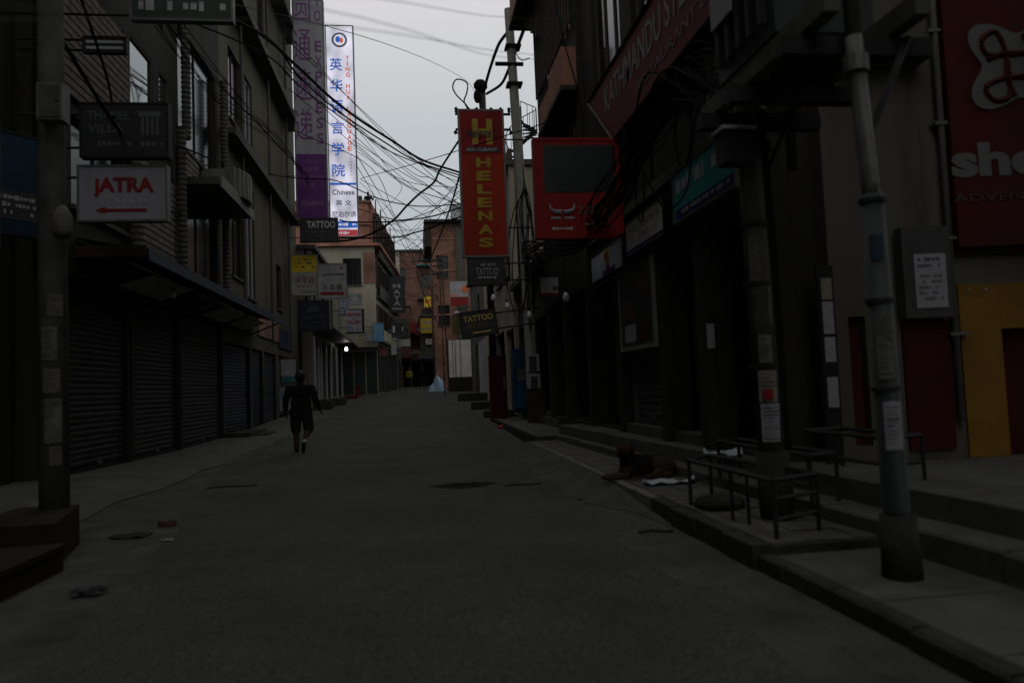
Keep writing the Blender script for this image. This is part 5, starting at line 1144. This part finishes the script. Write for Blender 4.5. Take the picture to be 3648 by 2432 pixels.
dog = thing('dog', 'black and tan dog lying on the tiles with its head up', 'dog', (2.62, 8.5, .168))
D = [('e', (.0, .0, .125), (.2, .105, .12)), ('e', (-.13, -.01, .14), (.12, .105, .135)), ('e', (.2, .01, .12), (.14, .11, .11)), ('c', (-.16, -.02, .2), .09, (-.19, -.06, .27), .075),
     ('e', (-.2, -.085, .305), (.072, .078, .068)), ('c', (-.2, -.13, .285), .045, (-.215, -.2, .25), .032), ('e', (-.217, -.215, .255), (.02, .016, .016)),
     ('c', (-.26, -.06, .33), .026, (-.285, -.07, .26), .017), ('c', (-.135, -.06, .335), .026, (-.115, -.075, .265), .017),
     ('c', (-.17, -.07, .1), .05, (-.22, -.1, .035), .036), ('c', (-.22, -.1, .035), .033, (-.38, -.11, .026), .026), ('c', (-.38, -.11, .026), .028, (-.42, -.11, .022), .022),
     ('c', (-.18, .04, .1), .05, (-.24, .02, .035), .036), ('c', (-.24, .02, .035), .033, (-.4, -.01, .026), .026), ('c', (-.4, -.01, .026), .028, (-.44, -.02, .022), .022),
     ('e', (.22, -.08, .11), (.125, .06, .1)), ('c', (.15, -.11, .06), .045, (.1, -.125, .04), .036), ('c', (.26, -.12, .03), .03, (.06, -.14, .024), .024), ('c', (.06, -.14, .024), .027, (.0, -.14, .022), .022),
     ('c', (.32, .02, .08), .035, (.42, -.03, .035), .028), ('c', (.42, -.03, .035), .028, (.52, -.06, .028), .026), ('c', (.52, -.06, .028), .026, (.58, -.02, .03), .016)]
me = blob(D, .0085, 4)
def col_dog(c):
    if c.x < -.09 and c.z > .225:
        return 0 if (c.y < -.17 or c.z < .25) else 2
    if c.z < .07: return 1
    if c.x > .09 and c.y < -.03: return 1
    if c.x > .38: return 1
    if c.x < -.12 and c.z < .13 and c.y < 0: return 1
    return 0
paint(me, [FURB, FURT, FURR], col_dog); o = bpy.data.objects.new('body', me); COL.objects.link(o); o.parent = dog
dog.scale = (1.12, 1.12, 1.12)
for x in (-.232, -.17): MB().ball((x, -.148, .318), .008).build('eye', BLACK, dog, local=True)
MB().ball((-.219, -.232, .26), (.014, .01, .011)).build('nose', BLACK, dog, local=True)

# ================================================================ CABLES
def cable(lab, pts, r, m=None, group=None, k=5, sub=8):
    o = MB().tube(catmull(pts, sub), r, k).build('cable', m or BLACK)
    return tag(o, lab, 'cable', group)
for lab, pts, r, m in (
    ('thick black cable bundle sagging from the left building to the orange sign', [(-5.38, 13.6, 8.7), (-3.59, 17.0, 9.72), (-3.04, 21.0, 10.57), (-2.39, 23.5, 10.67), (-1.54, 25.5, 10.62), (-.5, 27.0, 10.41), (.57, 28.3, 10.12), (2.18, 29.5, 9.95)], .045, None),
    ('cable just under the thick bundle across the street', [(-5.38, 13.6, 8.7), (-3.5, 18, 10.09), (-3.07, 22, 10.62), (-2.22, 25, 10.73), (-.86, 27, 10.41), (.4, 28.5, 10.11), (2.18, 29.5, 9.83)], .028, None),
    ('lowest of the three cables in the bundle across the street', [(-5.38, 13.6, 8.7), (-3.6, 19, 10.01), (-3.07, 22, 10.35), (-2.08, 25, 10.48), (-.57, 27.5, 10.16), (2.18, 29.5, 9.7)], .022, None),
    ('long cable from the left pole across the lit sign to the black pole', [(-3.3, 7.3, 4.9), (-4.1, 11, 5.2), (-4.69, 13, 5.93), (-5.0, 17, 6.9), (-5.2, 23, 8.25), (-4.53, 30, 9.92), (-3.24, 31, 10.14), (-2.37, 31, 9.85), (-1.3, 31, 9.34), (-.04, 30.5, 8.91), (.91, 30, 8.73), (2.1, 29.5, 8.7)], .024, None),
    ('thick black cable hanging in a deep curve left of the orange sign', [(2.49, 29.5, 11.9), (2.06, 29.5, 11.26), (1.32, 29.6, 10.18), (1.04, 29.8, 9.68), (.41, 30, 9.23), (-.13, 30.5, 8.84), (-.64, 31, 8.43), (-1.56, 31.8, 8.04), (-2.66, 32.5, 7.88), (-3.46, 33, 7.99)], .045, None),
    ('upper of the two flat cables crossing the foot of the lit sign', [(-3.06, 33, 8.9), (-2.55, 32.8, 8.75), (-.76, 31.5, 8.45), (.73, 30.5, 8.39), (1.66, 30, 8.52), (2.16, 29.6, 8.6)], .032, None),
    ('lower of the two flat cables crossing the foot of the lit sign', [(-3.45, 33, 8.12), (-2.56, 32.6, 7.99), (-.6, 31.5, 7.78), (.23, 31, 7.87), (.89, 30.5, 7.94), (1.51, 30, 8.11), (2.14, 29.6, 8.19)], .034, None),
    ('cable dropping from the black pole to the far lattice pole', [(2.6, 29.8, 11.8), (2.2, 29.5, 10.36), (2.03, 31, 9.83), (1.85, 34, 9.53), (1.57, 38, 9.24), (1.12, 44, 8.98), (.83, 46, 9.2)], .04, None),
    ('thick twisted cable rising from the black pole past the concrete pole', [(3.17, 29.6, 13.31), (3.35, 29, 13.88), (3.42, 27, 13.85), (3.39, 25, 13.37), (3.53, 22, 12.58), (3.45, 19, 11.9), (3.4, 14, 10.2)], .06, None),
    ('second twisted cable rising to the timber house', [(3.31, 29.6, 13.29), (3.56, 27, 12.6), (3.6, 25, 12.31), (3.55, 23, 12.01), (3.5, 21, 11.7), (3.3, 17, 10.9)], .055, None),
    ('cable loop standing up above the orange sign', [(2.55, 29.5, 12.6), (2.38, 29.3, 12.76), (2.04, 29.3, 13.12), (1.91, 29.3, 13.44), (2.04, 29.3, 13.73), (2.31, 29.3, 13.73), (2.51, 29.3, 13.56), (2.46, 29.3, 13.18), (2.35, 29.3, 12.87), (2.5, 29.4, 12.55)], .03, None),
    ('teal cable hanging in front of the dark house at the right', [(2.33, 11, 7.41), (2.45, 11.2, 7.1), (2.61, 11.5, 6.74), (2.85, 12, 6.45), (3.09, 12.6, 6.23), (3.23, 13.15, 5.86)], .013, TEALCAB),
    ('thin grey cable high across the sky, lowest of the near ones', [(-5.85, -1.5, 2.6), (-2.2, 1.2, 2.2), (-.3, 2.45, 2.58), (.6, 4.2, 3.22), (1.6, 5.5, 3.9), (2.74, 5.62, 4.5)], .0016, GREYCAB),
    ('thin grey cable high across the sky, uppermost of the near ones', [(-5.85, -2.5, 2.8), (-1.6, 1.1, 2.1), (-.2, 2.5, 2.66), (.65, 4.5, 3.62), (1.3, 5.3, 4.1), (2.74, 5.62, 5.0)], .0016, GREYCAB),
    ('thin grey cable crossing the sky left of the cable loop', [(-5.88, 9.5, 7.0), (-.92, 14, 8.11), (1.94, 25, 12), (2.9, 29.9, 13.4)], .007, GREYCAB),
    ('thin grey cable between the uppermost and lowest near ones', [(-5.85, -1.0, 2.5), (-2.2, 1.3, 2.1), (-.3, 2.6, 2.6), (.62, 4.3, 3.3), (1.6, 5.5, 3.85), (2.74, 5.62, 4.3)], .0016, GREYCAB),
    ('short cable from the concrete pole to the dark house', [(3.0, 20.4, 11.11), (3.25, 20.2, 10.5), (3.4, 19.5, 10.21)], .015, None)):
    cable(lab, pts, r, m)
for pts in ([(-2.29, 36.00, 11.61), (0.55, 24.00, 8.75), (3.3, 16, 7.2)], [(-2.29, 36.00, 11.57), (0.75, 33.00, 9.02), (1.74, 30.00, 7.62)], [(-2.34, 36.00, 11.44), (0.20, 40.00, 9.80), (1.81, 46.00, 9.5)], [(-3.4, 22, 9.1), (-1.25, 26.00, 9.10), (-0.74, 36.00, 9.80), (0.28, 46.00, 9.21)],
            [(-3.4, 22, 10.3), (-0.83, 27.00, 9.30), (0.41, 30.00, 9.22), (2.10, 30.00, 7.79)], [(-3.4, 21, 10.4), (-0.60, 27.00, 9.40), (0.81, 30.00, 9.03), (2.11, 30.00, 7.88)], [(-3.3, 21, 10.5), (-0.18, 28.00, 9.70), (0.77, 29.00, 9.32), (2.09, 29.50, 8.40)], [(-3.2, 21, 10.5), (-0.04, 28.00, 9.70), (0.92, 29.00, 9.60), (2.14, 29.50, 9.11)],
            [(-1.9, 52.00, 12.3), (-0.69, 52.00, 11.99), (1.79, 52.00, 11.58)], [(-1.8, 54, 12.2), (-0.73, 54.00, 11.89), (1.78, 57.8, 11.46)], [(-1.8, 57, 11.2), (-0.80, 56.00, 10.99), (1.39, 50.00, 9.85), (1.86, 46, 9.3)], [(-2.2, 51, 13.2), (-0.78, 50.00, 12.62), (1.03, 47.00, 9.51), (1.6, 46, 9.3)], [(-1.9, 56, 12.4), (-0.70, 52.00, 11.80), (1.10, 31.00, 8.86), (2.2, 29.8, 8.6)],
            [(-2.4, 34, 14.1), (0.08, 30.00, 10.93), (2.13, 29.50, 9.38)], [(-2.4, 34, 13.5), (0.24, 30.00, 10.34), (2.15, 29.50, 8.99)], [(-2.4, 33, 13.3), (-0.78, 36.00, 11.82), (-0.43, 40.00, 12.03), (-2.3, 50.2, 13)], [(-2.5, 34.5, 13), (-0.13, 32.00, 10.65), (2.11, 29.60, 8.69)],
            [(-2.4, 50, 13.2), (0.51, 48.00, 11.15), (1.78, 58, 11.10)], [(-3.2, 20, 10.9), (-0.09, 28.00, 10.41), (1.24, 29.00, 9.42), (2.11, 29.50, 8.84)], [(-3.2, 20, 11.1), (-0.49, 28.00, 10.66), (1.08, 29.00, 9.86), (2.15, 29.50, 9.56)], [(-1.3, 57, 12), (0.53, 60.00, 10.23), (1.92, 58, 8.6)]):
    cable('thin wire crossing the strip of sky over the street', pts, .014, None, 'thin wires over the street', 4, 6)
rw = random.Random(33)
for i in range(20):
    ya = rw.uniform(51, 60); a = rw.choice(((-2.44, 36.15, rw.uniform(9.2, 14)), (-2.42+.08*(ya-50.25), ya, rw.uniform(8.6, 13)))); b = (rw.uniform(1.9, 2.3), rw.choice((29.7, 29.8, 46.0, 57.9)), rw.uniform(7.8, 9.8)); sg = rw.uniform(.15, .7)
    m_ = tuple((p+q)/2 for p, q in zip(a, b)); cable('thin wire crossing the strip of sky over the street', [a, (m_[0], m_[1], m_[2]-sg), b], rw.choice((.01, .013, .018)), None, 'thin wires over the street', 4, 7)
random.seed(11)
for i in range(9):                                          # wires along the left fronts
    a, b, c = random.uniform(-.25, .25), random.uniform(-.3, .3), random.uniform(-.3, .3)
    cable('wire strung along the fronts of the left buildings', [(-3.3, 7.3, 7.6+a), (-4.3+b*.3, 13, 8.2+b), (-4.6+c*.4, 19, 9.0+c), (-4.5, 26, 10.2+a), (-4.3, 32.8, 10.6+b)], .012, None, 'wires along the left fronts', 4, 5)
for i in range(30):                                         # tangle along the right fronts
    j = lambda s: random.uniform(-s, s)
    cable('black cable in the tangle along the right shop fronts', [(2.8+j(.1), 5.5+j(.2), 3.25+j(.2)), (2.95+j(.2), 7.0+j(.4), 4.3+j(.25)), (3.0+j(.22), 8.5+j(.5), 4.5+j(.4)), (2.9+j(.25), 10.4+j(.4), 3.95+j(.28)), (2.85+j(.2), 12.6+j(.4), 3.75+j(.2)), (2.75+j(.3), 15, 4.1+j(.3)), (2.95+j(.3), 17.5, 4.4+j(.35)), (3.2+j(.15), 20.2, 4.9+j(.6))],
          random.choice((.007, .009, .012, .018)), None, 'tangled cables along the right fronts', 4, 5)
for i in range(8):                                          # coils and loose ends hanging from the tangle
    y = random.uniform(7, 10.5); x = 2.95+random.uniform(-.2, .2); z = random.uniform(4.2, 4.9); r_ = random.uniform(.15, .45)
    q = [(x+.05*math.sin(t_), y+r_*math.sin(t_), z-r_*1.2+r_*1.2*math.cos(t_)) for t_ in [k_*.6 for k_ in range(11)]]
    cable('loose cable coil hanging from the tangle over the right shops', q, .011, None, 'loose cable coils', 4, 3)
for i in range(9):                                          # drops beside the concrete pole
    x = 3.1+random.uniform(-.3, .3)
    cable('cable hanging down the concrete pole beside the orange sign', [(3.2, 20.2, 6.9+random.uniform(-.6, .6)), (x, 20.05, 6.0), (x+random.uniform(-.3, .2), 20.1, 4.4), (x-.05, 20.15, 3.0+random.uniform(-.4, .6))], .016, None, 'cables hanging down the concrete pole', 4, 5)
cable('loop of cable drooping over the green shop sign', [(2.9, 6.9, 4.1), (2.95, 7.3, 3.7), (3.1, 7.9, 3.4), (3.1, 8.6, 3.38), (2.95, 8.9, 3.9)], .01)
cable('black cable climbing the left building beside the slat screen', [(-3.3, 7.3, 6.0), (-4.6, 12, 6.3), (-5.2, 14, 6.0), (-5.25, 16, 5.4), (-5.2, 18, 5.6)], .02)
